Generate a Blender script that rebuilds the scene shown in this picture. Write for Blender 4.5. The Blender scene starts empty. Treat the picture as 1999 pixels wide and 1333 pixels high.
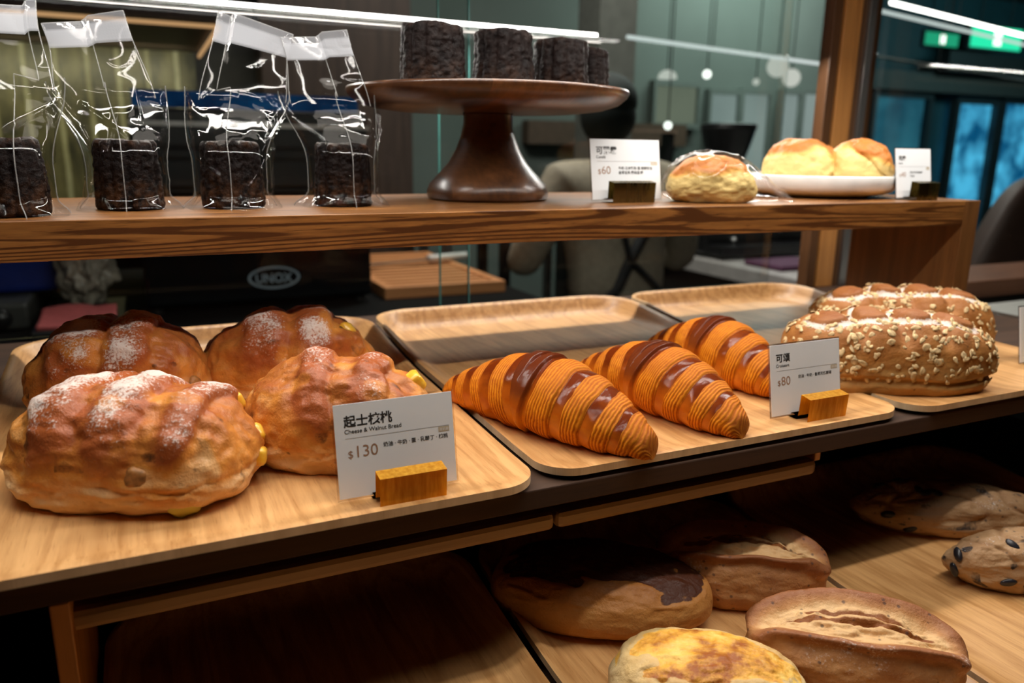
import bpy, bmesh, math, random
import numpy as np
from mathutils import Vector, Matrix

scene = bpy.context.scene
COL = scene.collection
PI = math.pi
rnd = random.Random(7)

# ------------------------------------------------------------------ camera
U = 0.2                      # one layout unit in metres; the layout origin is the point (0, 0, 1.30)


def P(x, y, z):
    return Vector((x * U, y * U, 1.30 + z * U))


yaw, pitch, roll = 0.4382, 0.2429, 0.0145
cy, sy, cp, sp, cr, sr = (math.cos(yaw), math.sin(yaw), math.cos(pitch), math.sin(pitch), math.cos(roll), math.sin(roll))
fwd = Vector((sy * cp, cy * cp, -sp))
right = Vector((cy, -sy, 0))
up = right.cross(fwd)
r2 = cr * right + sr * up
u2 = -sr * right + cr * up
cam_data = bpy.data.cameras.new('camera')
cam = bpy.data.objects.new('camera', cam_data)
COL.objects.link(cam)
m = Matrix((r2, u2, -fwd)).transposed().to_4x4()
m.translation = Vector((0, 0, 1.30))
cam.matrix_world = m
cam_data.sensor_width = 36
cam_data.sensor_fit = 'HORIZONTAL'
cam_data.lens = 1513.27 / 1999 * 36
cam_data.clip_start = 0.02
cam_data.clip_end = 60
cam_data.dof.use_dof = True
cam_data.dof.focus_distance = 0.52
cam_data.dof.aperture_fstop = 6.3
scene.camera = cam

# ------------------------------------------------------------------ world, exposure
scene.view_settings.view_transform = 'Standard'
scene.view_settings.look = 'None'
scene.view_settings.gamma = 1
scene.view_settings.use_curve_mapping = False
scene.view_settings.exposure = 0.0
world = bpy.data.worlds.new('world')
scene.world = world
world.use_nodes = True
world.node_tree.nodes['Background'].inputs[0].default_value = (0.9, 0.95, 1.0, 1)
world.node_tree.nodes['Background'].inputs[1].default_value = 0.012
scene.cycles.transparent_max_bounces = 24
scene.cycles.max_bounces = 8
scene.cycles.caustics_reflective = False
scene.cycles.caustics_refractive = False


# ------------------------------------------------------------------ lights of the place, plus added fills
def area(name, loc, target, sx, sy, power, color=(1, 0.95, 0.88), spread=None):
    d = bpy.data.lights.new(name, 'AREA')
    d.shape = 'RECTANGLE'
    d.size, d.size_y, d.energy, d.color = sx, sy, power, color
    if spread:
        d.spread = spread
    o = bpy.data.objects.new(name, d)
    COL.objects.link(o)
    o.location = loc
    o.rotation_euler = (Vector(target) - Vector(loc)).to_track_quat('-Z', 'Y').to_euler()
    return o


area('front_strip_light', P(2.0, 2.95, 1.05), P(2.0, 2.45, -1), 1.2, 0.012, 4.4)
area('front_canopy_light', P(2.0, 1.75, 1.20), P(2.0, 2.2, -1), 1.2, 0.014, 2.5)
area('rear_strip_light', P(2.0, 4.50, 0.70), P(2.0, 4.2, -1), 1.0, 0.012, 3.4)
area('far_right_fill', (6.6, 3.2, 2.6), (6.8, 4.6, 1.6), 1.2, 0.6, 26, (0.55, 0.95, 1.0))  # added fill that lifts the far right wall and beams, no lamp there
area('shop_ceiling_light', P(2.2, 0.9, 4.6), P(2.0, 2.2, -1), 0.7, 0.25, 2.6, (1, 0.92, 0.82))
area('kitchen_fill', (1.2, 2.2, 2.65), (1.2, 2.2, 0), 1.6, 0.5, 30, (1, 0.95, 0.88))  # unseen fill added to brighten the kitchen
area('corridor_fill', (3.2, 3.3, 2.65), (3.2, 3.5, 0), 1.2, 0.4, 24, (0.85, 1.0, 0.93))  # added fill for the corridor wall, stands for no particular lamp


# ------------------------------------------------------------------ numeric noise (for shapes)
def _hash(ix, iy, iz, seed):
    h = (ix.astype(np.int64) * 374761393 + iy.astype(np.int64) * 668265263 + iz.astype(np.int64) * 2147483647 + seed * 974634777) & 0xffffffff
    h = ((h ^ (h >> 13)) * 1274126177) & 0xffffffff
    h = h ^ (h >> 16)
    return (h & 0xffff) / 65535.0 * 2 - 1


def noise(p, scale=1.0, seed=0):
    q = np.asarray(p, float) * scale + 91.7 + seed * 3.17
    i = np.floor(q).astype(np.int64)
    f = q - i
    f = f * f * f * (f * (f * 6 - 15) + 10)
    out = 0
    for dx in (0, 1):
        for dy in (0, 1):
            for dz in (0, 1):
                w = (f[:, 0] if dx else 1 - f[:, 0]) * (f[:, 1] if dy else 1 - f[:, 1]) * (f[:, 2] if dz else 1 - f[:, 2])
                out = out + w * _hash(i[:, 0] + dx, i[:, 1] + dy, i[:, 2] + dz, seed)
    return out


def fbm(p, scale=1.0, seed=0, octv=4, gain=0.5):
    a, s, tot = 1.0, scale, 0
    for k in range(octv):
        tot = tot + a * noise(p, s, seed + k)
        a *= gain
        s *= 2.03
    return tot


def sstep(a, b, x):
    t = np.clip((np.asarray(x, float) - a) / (b - a), 0, 1)
    return t * t * (3 - 2 * t)


# ------------------------------------------------------------------ object helpers
def link(o, parent=None):
    COL.objects.link(o)
    if parent is not None:
        o.parent = parent
    return o


def mesh_obj(name, verts, faces, mat=None, parent=None, smooth=True, attrs=None, loc=None):
    me = bpy.data.meshes.new(name)
    me.from_pydata([tuple(v) for v in verts], [], [tuple(int(i) for i in f) for f in faces])
    if smooth:
        me.polygons.foreach_set('use_smooth', [True] * len(me.polygons))
    for k, a in (attrs or {}).items():
        at = me.attributes.new(k, 'FLOAT', 'POINT')
        at.data.foreach_set('value', np.asarray(a, np.float32))
    if mat:
        me.materials.append(mat)
    me.update()
    o = bpy.data.objects.new(name, me)
    if loc is not None:
        o.location = loc
    return link(o, parent)


def bm_obj(name, bm, mat=None, parent=None, smooth=False, loc=None):
    me = bpy.data.meshes.new(name)
    bmesh.ops.recalc_face_normals(bm, faces=bm.faces)
    bm.to_mesh(me)
    bm.free()
    if smooth:
        me.polygons.foreach_set('use_smooth', [True] * len(me.polygons))
    if mat:
        me.materials.append(mat)
    o = bpy.data.objects.new(name, me)
    if loc is not None:
        o.location = loc
    return link(o, parent)


def add_box(bm, x0, x1, y0, y1, z0, z1, bevel=0.0, seg=2):
    r = bmesh.ops.create_cube(bm, size=1)
    vs = r['verts']
    for v in vs:
        v.co = Vector(((x0 + x1) / 2 + v.co.x * (x1 - x0), (y0 + y1) / 2 + v.co.y * (y1 - y0), (z0 + z1) / 2 + v.co.z * (z1 - z0)))
    if bevel:
        es = list({e for v in vs for e in v.link_edges})
        bmesh.ops.bevel(bm, geom=es, offset=bevel, segments=seg, affect='EDGES', profile=0.5)


def box(name, x0, x1, y0, y1, z0, z1, mat, parent=None, bevel=0.0, seg=2):
    bm = bmesh.new()
    add_box(bm, x0, x1, y0, y1, z0, z1, bevel, seg)
    return bm_obj(name, bm, mat, parent)


def add_cyl(bm, p, q, r0, r1, n=20):
    p, q = Vector(p), Vector(q)
    d = q - p
    mat = Matrix.Translation((p + q) / 2) @ d.to_track_quat('Z', 'Y').to_matrix().to_4x4()
    bmesh.ops.create_cone(bm, cap_ends=True, cap_tris=False, segments=n, radius1=r0, radius2=r1, depth=d.length, matrix=mat)


def add_sphere(bm, c, r, seg=20, scale=(1, 1, 1)):
    mat = Matrix.Translation(Vector(c)) @ Matrix.Diagonal((*scale, 1))
    bmesh.ops.create_uvsphere(bm, u_segments=seg, v_segments=max(6, seg // 2), radius=r, matrix=mat)


def lathe(profile, n=64, mod=None):
    """profile = [(r, z)...] from bottom axis to top axis"""
    vs, fs = [], []
    k = len(profile)
    for (r, z) in profile:
        for j in range(n):
            a = 2 * PI * j / n
            vs.append((r * math.cos(a), r * math.sin(a), z))
    for i in range(k - 1):
        for j in range(n):
            fs.append((i * n + j, i * n + (j + 1) % n, (i + 1) * n + (j + 1) % n, (i + 1) * n + j))
    fs.append(tuple(range(n - 1, -1, -1)))
    fs.append(tuple(range((k - 1) * n, k * n)))
    return np.array(vs), fs


def thing(name, label, cat, loc=(0, 0, 0), rotz=0, group=None):
    o = bpy.data.objects.new(name, None)
    o.empty_display_size = 0.02
    COL.objects.link(o)
    o.location = loc
    o.rotation_euler = (0, 0, rotz)
    return tag(o, label, cat, group)


def tag(o, label, cat, group=None, kind=None):
    o['label'] = label
    o['category'] = cat
    if group:
        o['group'] = group
    if kind:
        o['kind'] = kind
    return o


def struct(o):
    o['kind'] = 'structure'
    return o


# ------------------------------------------------------------------ materials
def srgb(r, g, b):
    f = lambda c: (c / 255 / 12.92) if c / 255 <= 0.04045 else ((c / 255 + 0.055) / 1.055) ** 2.4
    return (f(r), f(g), f(b), 1)


class N:
    """small node-graph builder"""

    def __init__(self, name):
        self.m = bpy.data.materials.new(name)
        self.m.use_nodes = True
        self.t = self.m.node_tree
        self.t.nodes.clear()
        self.out = self.t.nodes.new('ShaderNodeOutputMaterial')

    def n(self, typ, **kw):
        nd = self.t.nodes.new(typ)
        for k, v in kw.items():
            setattr(nd, k, v)
        return nd

    def put(self, sock, v):
        if isinstance(v, bpy.types.NodeSocket):
            self.t.links.new(v, sock)
        elif v is not None:
            sock.default_value = v

    def coord(self, scale=(1, 1, 1), rot=(0, 0, 0), loc=(0, 0, 0)):
        tc = self.n('ShaderNodeTexCoord')
        mp = self.n('ShaderNodeMapping')
        mp.inputs['Scale'].default_value = scale
        mp.inputs['Rotation'].default_value = rot
        mp.inputs['Location'].default_value = loc
        self.t.links.new(tc.outputs['Object'], mp.inputs['Vector'])
        return mp.outputs[0]

    def noise(self, vec, scale=5, detail=4, rough=0.5, dist=0.0, out='Fac'):
        nd = self.n('ShaderNodeTexNoise')
        self.put(nd.inputs['Vector'], vec)
        nd.inputs['Scale'].default_value = scale
        nd.inputs['Detail'].default_value = detail
        nd.inputs['Roughness'].default_value = rough
        nd.inputs['Distortion'].default_value = dist
        return nd.outputs[out]

    def vor(self, vec, scale=5, feature='F1', out='Distance', rand=1.0):
        nd = self.n('ShaderNodeTexVoronoi', feature=feature)
        self.put(nd.inputs['Vector'], vec)
        nd.inputs['Scale'].default_value = scale
        nd.inputs['Randomness'].default_value = rand
        return nd.outputs[out]

    def wave(self, vec, scale, dist=0, detail=2, dscale=1, axis='X', typ='BANDS', profile='SIN'):
        nd = self.n('ShaderNodeTexWave', wave_type=typ, wave_profile=profile)
        if typ == 'BANDS':
            nd.bands_direction = axis
        else:
            nd.rings_direction = axis
        self.put(nd.inputs['Vector'], vec)
        nd.inputs['Scale'].default_value = scale
        nd.inputs['Distortion'].default_value = dist
        nd.inputs['Detail'].default_value = detail
        nd.inputs['Detail Scale'].default_value = dscale
        return nd.outputs['Fac']

    def attr(self, name):
        nd = self.n('ShaderNodeAttribute')
        nd.attribute_name = name
        return nd.outputs['Fac']

    def math(self, op, a, b=None, c=None, clamp=False):
        nd = self.n('ShaderNodeMath', operation=op)
        nd.use_clamp = clamp
        self.put(nd.inputs[0], a)
        if b is not None:
            self.put(nd.inputs[1], b)
        if c is not None:
            self.put(nd.inputs[2], c)
        return nd.outputs[0]

    def ramp(self, fac, stops, interp='LINEAR'):
        nd = self.n('ShaderNodeValToRGB')
        nd.color_ramp.interpolation = interp
        el = nd.color_ramp.elements
        while len(el) < len(stops):
            el.new(0.5)
        for e, (pos, c) in zip(el, stops):
            e.position = pos
            e.color = c if not isinstance(c, (int, float)) else (c, c, c, 1)
        self.put(nd.inputs[0], fac)
        return nd.outputs[0]

    def remap(self, v, a, b, c=0.0, d=1.0, smooth=True):
        nd = self.n('ShaderNodeMapRange')
        nd.interpolation_type = 'SMOOTHSTEP' if smooth else 'LINEAR'
        self.put(nd.inputs['Value'], v)
        nd.inputs['From Min'].default_value = a
        nd.inputs['From Max'].default_value = b
        nd.inputs['To Min'].default_value = c
        nd.inputs['To Max'].default_value = d
        return nd.outputs[0]

    def mix(self, fac, a, b, blend='MIX'):
        nd = self.n('ShaderNodeMix', data_type='RGBA', blend_type=blend)
        self.put(nd.inputs['Factor'], fac)
        self.put(nd.inputs['A'] if False else nd.inputs[6], a)
        self.put(nd.inputs[7], b)
        return nd.outputs[2]

    def bump(self, h, strength=0.3, dist=0.001):
        nd = self.n('ShaderNodeBump')
        nd.inputs['Strength'].default_value = strength
        nd.inputs['Distance'].default_value = dist
        self.put(nd.inputs['Height'], h)
        return nd.outputs[0]

    def bsdf(self, color, rough=0.5, normal=None, metal=0.0, spec=0.5, coat=0.0, coat_rough=0.1, sss=0.0, sheen=0.0, alpha=None):
        b = self.n('ShaderNodeBsdfPrincipled')
        self.put(b.inputs['Base Color'], color)
        self.put(b.inputs['Roughness'], rough)
        self.put(b.inputs['Metallic'], metal)
        self.put(b.inputs['Specular IOR Level'], spec)
        self.put(b.inputs['Coat Weight'], coat)
        self.put(b.inputs['Coat Roughness'], coat_rough)
        if sheen:
            b.inputs['Sheen Weight'].default_value = sheen
        if sss:
            b.inputs['Subsurface Weight'].default_value = sss
            b.inputs['Subsurface Radius'].default_value = (0.004, 0.002, 0.001)
            b.inputs['Subsurface Scale'].default_value = 1.0
        if normal is not None:
            self.put(b.inputs['Normal'], normal)
        if alpha is not None:
            self.put(b.inputs['Alpha'], alpha)
        self.t.links.new(b.outputs[0], self.out.inputs[0])
        return self.m


def plain(name, color, rough=0.5, metal=0.0, spec=0.5, var=0.08, scale=30, bump=0.0, coat=0.0, coords=(1, 1, 1)):
    g = N(name)
    v = g.coord(coords)
    nz = g.noise(v, scale, 4)
    c2 = tuple(max(0, c * (1 - var * 2)) for c in color[:3]) + (1,)
    c3 = tuple(min(1, c * (1 + var)) for c in color[:3]) + (1,)
    col = g.ramp(nz, [(0.3, c2), (0.7, c3)])
    nrm = g.bump(nz, bump, 0.001) if bump else None
    return g.bsdf(col, rough, nrm, metal, spec, coat)


def emit(name, color, strength, color2=None, scale=8, coords=(1, 1, 1)):
    g = N(name)
    e = g.n('ShaderNodeEmission')
    if color2:
        nz = g.noise(g.coord(coords), scale, 3)
        g.put(e.inputs[0], g.ramp(nz, [(0.35, color), (0.65, color2)]))
    else:
        e.inputs[0].default_value = color
    e.inputs[1].default_value = strength
    g.t.links.new(e.outputs[0], g.out.inputs[0])
    return g.m


def wood(name, light, dark, axis='Y', scale=1.0, rough=0.45, coat=0.0, contrast=1.0, figure=1.0, seed=0.0, bump=0.12, ringf=60.0, lfs=0.11, broadw=0.45):
    """grain runs along `axis`; object coordinates in metres"""
    g = N(name)
    st = {'X': (0.06, 1, 1), 'Y': (1, 0.06, 1), 'Z': (1, 1, 0.06)}[axis]
    lf = {'X': (lfs, 1, 1), 'Y': (1, lfs, 1), 'Z': (1, 1, lfs)}[axis]
    v = g.coord(tuple(s * scale for s in st), loc=(seed, seed * 1.3, seed * 0.7))
    v2 = g.coord(tuple(s * scale for s in lf), loc=(seed, seed * 1.3, seed * 0.7))
    # cathedral figure: contour lines of a stretched noise field, broken by fine fibres
    big = g.noise(v2, 13, 2, 0.4)
    fine = g.noise(v, 460, 3, 0.6)
    mid = g.noise(v, 150, 4, 0.62)
    broad = g.noise(v, 16, 3, 0.5)
    ph = g.math('ADD', g.math('MULTIPLY', big, ringf * figure), g.math('MULTIPLY', mid, 3.0))
    rings = g.remap(g.math('SINE', ph), -0.2, 1.0)
    f = g.math('MULTIPLY_ADD', rings, -0.17 * figure, g.math('MULTIPLY', mid, 0.62))
    f = g.math('MULTIPLY_ADD', broad, broadw, f)
    pores = g.remap(fine, 0.55, 0.70)
    f = g.math('SUBTRACT', f, g.math('MULTIPLY', pores, 0.16))
    lo, hi = 0.42 - 0.24 / contrast, 0.42 + 0.24 / contrast
    col = g.ramp(f, [(max(0, lo), dark), (min(1, hi), light)])
    return g.bsdf(col, rough, g.bump(f, bump, 0.0006), coat=coat, coat_rough=0.25)


TRAY_L, TRAY_D = (0.70, 0.385, 0.150, 1), (0.44, 0.205, 0.062, 1)
M = {}
M['tray'] = wood('tray_oak', TRAY_L, TRAY_D, 'Y', 1.6, 0.42, 0.15, 1.25)
M['tray_edge'] = wood('tray_ply_edge', (0.80, 0.60, 0.38, 1), (0.52, 0.34, 0.18, 1), 'Z', 1.0, 0.5, 0.0, 0.8)
M['shelf'] = wood('riser_teak', (0.36, 0.150, 0.036, 1), (0.085, 0.028, 0.006, 1), 'X', 1.7, 0.38, 0.2, 1.35, 1.7, 5.3, ringf=120.0, lfs=0.03, broadw=0.30)
M['shelf_end'] = wood('riser_teak_end', (0.24, 0.10, 0.027, 1), (0.11, 0.042, 0.011, 1), 'Z', 0.9, 0.42, 0.1, 0.9, 0.8, 3.0)
M['case'] = wood('case_walnut', (0.065, 0.028, 0.011, 1), (0.03, 0.012, 0.005, 1), 'X', 0.9, 0.85, 0.0, 0.9)
M['rail'] = wood('rail_oak', (0.40, 0.24, 0.115, 1), (0.24, 0.13, 0.055, 1), 'X', 0.9, 0.45, 0.0, 0.8)
M['post'] = wood('post_oak', (0.66, 0.30, 0.085, 1), (0.42, 0.17, 0.045, 1), 'Z', 0.9, 0.4, 0.1, 0.8)
M['post_dark'] = wood('post_dark', (0.17, 0.075, 0.028, 1), (0.07, 0.03, 0.012, 1), 'Z', 0.9, 0.45)
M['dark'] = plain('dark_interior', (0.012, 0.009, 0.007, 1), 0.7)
M['post_mid'] = wood('post_brown', (0.13, 0.055, 0.020, 1), (0.07, 0.03, 0.011, 1), 'Z', 0.9, 0.45)
M['steel'] = plain('brushed_steel', (0.42, 0.41, 0.40, 1), 0.35, 0.9, coords=(1, 1, 0.05))
M['black'] = plain('black_plastic', (0.012, 0.012, 0.013, 1), 0.35)
M['blackgloss'] = plain('black_glass_front', (0.006, 0.006, 0.007, 1), 0.12)
M['white'] = plain('white_ceramic', (0.78, 0.76, 0.73, 1), 0.18, coat=0.4)
M['paper'] = plain('card_paper', (0.82, 0.83, 0.84, 1), 0.5, var=0.01)
M['ink'] = plain('black_ink', (0.02, 0.016, 0.014, 1), 0.6)
M['brownink'] = plain('brown_ink', (0.36, 0.19, 0.11, 1), 0.6)
M['greyink'] = plain('grey_ink', (0.36, 0.32, 0.30, 1), 0.6)
M['tan'] = plain('tan_tag', (0.55, 0.45, 0.30, 1), 0.6)


def glass_thin(name, tint=(0.93, 0.97, 0.96, 1), gloss=1.0, rough=0.02):
    g = N(name)
    tr = g.n('ShaderNodeBsdfTransparent')
    tr.inputs[0].default_value = tint
    gl = g.n('ShaderNodeBsdfGlossy')
    gl.inputs['Roughness'].default_value = rough
    fr = g.n('ShaderNodeFresnel')
    fr.inputs[0].default_value = 1.45
    mx = g.n('ShaderNodeMixShader')
    g.put(mx.inputs[0], g.math('MULTIPLY', fr.outputs[0], gloss, clamp=True))
    g.t.links.new(tr.outputs[0], mx.inputs[1])
    g.t.links.new(gl.outputs[0], mx.inputs[2])
    g.t.links.new(mx.outputs[0], g.out.inputs[0])
    return g.m


M['glass'] = glass_thin('pane_glass', (0.94, 0.965, 0.955, 1), 0.22)


def film_mat():
    g = N('cellophane')
    v = g.coord()
    h = g.noise(v, 22, 1, 0.4, 0.4)
    nrm = g.bump(h, 0.15, 0.004)
    tr = g.n('ShaderNodeBsdfTransparent')
    tr.inputs[0].default_value = (0.975, 0.975, 0.97, 1)
    gl = g.n('ShaderNodeBsdfGlossy')
    gl.inputs['Roughness'].default_value = 0.05
    g.put(gl.inputs['Normal'], nrm)
    fr = g.n('ShaderNodeFresnel')
    fr.inputs[0].default_value = 1.4
    g.put(fr.inputs['Normal'], nrm)
    mx = g.n('ShaderNodeMixShader')
    g.put(mx.inputs[0], g.math('MINIMUM', g.math('MULTIPLY', fr.outputs[0], 0.8), 0.18))
    g.t.links.new(tr.outputs[0], mx.inputs[1])
    g.t.links.new(gl.outputs[0], mx.inputs[2])
    g.t.links.new(mx.outputs[0], g.out.inputs[0])
    return g.m


M['film'] = film_mat()


def strip_mat():
    g = N('adhesive_strip')
    tr = g.n('ShaderNodeBsdfTransparent')
    df = g.n('ShaderNodeBsdfDiffuse')
    a = g.attr('band')
    df.inputs[0].default_value = (0.40, 0.41, 0.44, 1)
    mx = g.n('ShaderNodeMixShader')
    g.put(mx.inputs[0], g.remap(a, 0, 1, 0.3, 0.62, False))
    g.t.links.new(tr.outputs[0], mx.inputs[1])
    g.t.links.new(df.outputs[0], mx.inputs[2])
    g.t.links.new(mx.outputs[0], g.out.inputs[0])
    return g.m


M['strip'] = strip_mat()


def weld_mat():
    g = N('film_edge')
    tr = g.n('ShaderNodeBsdfTransparent')
    b = g.n('ShaderNodeBsdfPrincipled')
    b.inputs['Base Color'].default_value = (0.45, 0.45, 0.44, 1)
    b.inputs['Roughness'].default_value = 0.2
    mx = g.n('ShaderNodeMixShader')
    mx.inputs[0].default_value = 0.28
    g.t.links.new(tr.outputs[0], mx.inputs[1])
    g.t.links.new(b.outputs[0], mx.inputs[2])
    g.t.links.new(mx.outputs[0], g.out.inputs[0])
    return g.m


M['weld'] = weld_mat()


def gold_mat(name, col, rough):
    g = N(name)
    v = g.coord((1, 1, 0.1))
    h = g.noise(v, 300, 2)
    return g.bsdf(col, g.remap(h, 0.3, 0.7, rough, rough + 0.08), g.bump(h, 0.04, 0.0003), metal=1.0)


def satin_gold():
    g = N('brass_painted_reflection')
    v = g.coord((1, 1, 0.12), (0, 0.12, 0))
    h = g.noise(v, 420, 3, 0.6)
    col = g.ramp(h, [(0.3, (0.72, 0.31, 0.012, 1)), (0.7, (1.0, 0.56, 0.05, 1))])  # streaks paint the mirrored tray grain into the colour
    return g.bsdf(col, 0.24, g.bump(h, 0.08, 0.0003), metal=0.25)


M['gold'] = satin_gold()
M['bronze'] = gold_mat('dark_bronze', (0.30, 0.24, 0.10, 1), 0.22)


# --- bread materials: attributes crust / flour / dark / cheese are bake patterns carried by the dough itself
def bread_mat(name, pale, gold, brown, dark=(0.05, 0.018, 0.008, 1), cheese=(0.85, 0.42, 0.06, 1), specks=0.0, speck_col=(0.06, 0.025, 0.012, 1),
              gloss=0.35, flour_col=(0.80, 0.74, 0.68, 1), seed=0.0, mottled=1.0):
    g = N(name)
    v = g.coord(loc=(seed, seed, seed))
    n1 = g.noise(v, 38, 5, 0.6)
    n2 = g.noise(v, 120, 4, 0.6)
    n3 = g.noise(v, 600, 3, 0.6)
    cr_ = g.math('ADD', g.attr('crust'), g.math('MULTIPLY', g.math('SUBTRACT', n1, 0.5), 0.9 * mottled))
    cr_ = g.math('ADD', cr_, g.math('MULTIPLY', g.math('SUBTRACT', n2, 0.5), 0.35 * mottled))
    col = g.ramp(cr_, [(0.05, pale), (0.5, gold), (0.98, brown)])
    # blister spots, browner
    sp = g.vor(v, 85)
    spot = g.math('MULTIPLY', g.remap(sp, 0.16, 0.05), g.remap(n1, 0.5, 0.62))
    col = g.mix(g.math('MULTIPLY', spot, 0.45), col, brown)
    # cheese melt
    ch = g.math('ADD', g.attr('cheese'), g.math('MULTIPLY', g.math('SUBTRACT', n2, 0.5), 0.7))
    chc = g.ramp(n1, [(0.36, (0.90, 0.60, 0.15, 1)), (0.48, cheese), (0.60, (0.36, 0.10, 0.014, 1))])
    col = g.mix(g.remap(ch, 0.45, 0.6), col, chc)
    dk = g.math('ADD', g.attr('dark'), g.math('MULTIPLY', g.math('SUBTRACT', n2, 0.5), 0.6))
    col = g.mix(g.remap(dk, 0.42, 0.66), col, dark)
    if specks:
        s1 = g.vor(v, 150)
        m1 = g.math('MULTIPLY', g.remap(s1, 0.24, 0.10), g.remap(g.noise(v, 70, 2), 0.62 - specks * 0.2, 0.68 - specks * 0.2))
        col = g.mix(g.math('MULTIPLY', m1, 0.7), col, speck_col)
    # flour dust lies in grains
    fl = g.math('ADD', g.attr('flour'), g.math('MULTIPLY', g.math('SUBTRACT', n3, 0.5), 1.6))
    fl = g.math('ADD', fl, g.math('MULTIPLY', g.math('SUBTRACT', n2, 0.5), 0.8))
    flm = g.math('MULTIPLY', g.remap(fl, 0.50, 1.0), 0.72)
    col = g.mix(flm, col, flour_col)
    rough = g.math('ADD', g.remap(n2, 0.3, 0.7, gloss, gloss + 0.2), g.math('MULTIPLY', flm, 0.5), clamp=True)
    h = g.math('ADD', g.math('MULTIPLY', n2, 1.0), g.math('MULTIPLY', n3, 0.35))
    h = g.math('ADD', h, g.math('MULTIPLY', n1, 1.2))
    return g.bsdf(col, rough, g.bump(h, 0.6, 0.0018), spec=0.3, sss=0.0)


M['cheesebread'] = bread_mat('walnut_bread_crust', (0.80, 0.50, 0.24, 1), (0.64, 0.245, 0.045, 1), (0.34, 0.085, 0.022, 1), gloss=0.26)
M['oatbread'] = bread_mat('oat_bread_crust', (0.46, 0.26, 0.085, 1), (0.40, 0.165, 0.038, 1), (0.25, 0.078, 0.020, 1), specks=0.25, gloss=0.5, mottled=0.6)
M['scone'] = bread_mat('scone_crust', (0.72, 0.52, 0.20, 1), (0.72, 0.40, 0.10, 1), (0.48, 0.16, 0.03, 1), gloss=0.4, seed=1.0)
M['darkloaf'] = bread_mat('cheese_loaf_crust', (0.60, 0.30, 0.09, 1), (0.50, 0.21, 0.05, 1), (0.32, 0.11, 0.022, 1), gloss=0.4, seed=2.0,
                          dark=(0.075, 0.020, 0.007, 1))
M['cheeseloaf'] = bread_mat('pale_cheese_loaf', (0.80, 0.62, 0.34, 1), (0.72, 0.48, 0.20, 1), (0.55, 0.26, 0.07, 1), gloss=0.35, seed=3.0)
M['slashloaf'] = bread_mat('slashed_loaf_crust', (0.72, 0.45, 0.21, 1), (0.50, 0.235, 0.085, 1), (0.30, 0.11, 0.04, 1), specks=1.0,
                           speck_col=(0.05, 0.03, 0.03, 1), gloss=0.45, seed=4.0, dark=(0.24, 0.075, 0.014, 1), flour_col=(0.72, 0.62, 0.55, 1))
M['oliveloaf'] = bread_mat('olive_loaf_crust', (0.50, 0.33, 0.18, 1), (0.40, 0.235, 0.115, 1), (0.27, 0.135, 0.06, 1), specks=0.6,
                           speck_col=(0.02, 0.02, 0.025, 1), gloss=0.5, seed=5.0, dark=(0.022, 0.02, 0.024, 1), flour_col=(0.70, 0.63, 0.57, 1))


def cheese_mat():
    g = N('cheese_cube')
    n1 = g.noise(g.coord(), 160, 3)
    return g.bsdf(g.ramp(n1, [(0.35, (0.85, 0.42, 0.02, 1)), (0.7, (0.95, 0.62, 0.09, 1))]), 0.3, sss=0.0, coat=0.3)


M['cheese'] = cheese_mat()
M['cheese_pale'] = plain('pale_cheese', (0.62, 0.52, 0.10, 1), 0.4)
M['walnut'] = plain('walnut_piece', (0.44, 0.19, 0.055, 1), 0.5, var=0.3, scale=200, bump=0.4)
M['olive'] = plain('black_olive', (0.018, 0.017, 0.022, 1), 0.3)


def croissant_mat():
    g = N('croissant_pastry')
    v = g.coord()
    lay, skin, bake = g.attr('lay'), g.attr('skin'), g.attr('bake')
    n1 = g.noise(v, 60, 4, 0.6)
    n2 = g.noise(v, 220, 4, 0.65)
    ph = g.math('ADD', g.math('MULTIPLY', lay, 6.283), g.math('MULTIPLY', n1, 9.0))
    ph = g.math('ADD', ph, g.math('MULTIPLY', n2, 3.5))
    st = g.math('MULTIPLY_ADD', g.math('SINE', ph), 0.27, 0.5)
    flake = g.ramp(g.math('ADD', g.math('MULTIPLY', st, 0.55), g.math('MULTIPLY', n2, 0.45)),
                   [(0.25, (0.24, 0.045, 0.003, 1)), (0.45, (0.56, 0.150, 0.005, 1)), (0.75, (0.84, 0.33, 0.018, 1))])
    flake = g.mix(g.math('MULTIPLY', g.remap(bake, 0.55, 1.15), 0.55), flake, (0.40, 0.105, 0.014, 1))
    sk = g.ramp(g.math('ADD', bake, g.math('MULTIPLY', g.math('SUBTRACT', n1, 0.5), 0.7)),
                [(0.05, (0.74, 0.26, 0.018, 1)), (0.45, (0.46, 0.105, 0.007, 1)), (1.0, (0.13, 0.020, 0.003, 1))])
    sm = g.remap(g.math('ADD', skin, g.math('MULTIPLY', g.math('SUBTRACT', n2, 0.5), 0.35)), 0.42, 0.58)
    col = g.mix(sm, flake, sk)
    col = g.mix(g.math('MULTIPLY', g.attr('dark'), 0.8), col, (0.10, 0.022, 0.008, 1))
    rough = g.remap(sm, 0, 1, 0.6, 0.16, False)
    flk = g.math('MULTIPLY', g.math('SUBTRACT', 1.0, sm), st)
    h = g.math('ADD', g.math('MULTIPLY', flk, 0.9), g.math('MULTIPLY', n1, 0.8))
    h = g.math('ADD', h, g.math('MULTIPLY', n2, 0.25))
    return g.bsdf(col, rough, g.bump(h, 0.42, 0.0013), spec=g.remap(sm, 0, 1, 0.10, 0.13, False), coat=g.math('MULTIPLY', sm, 0.0), coat_rough=0.06)


M['croissant'] = croissant_mat()


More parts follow.
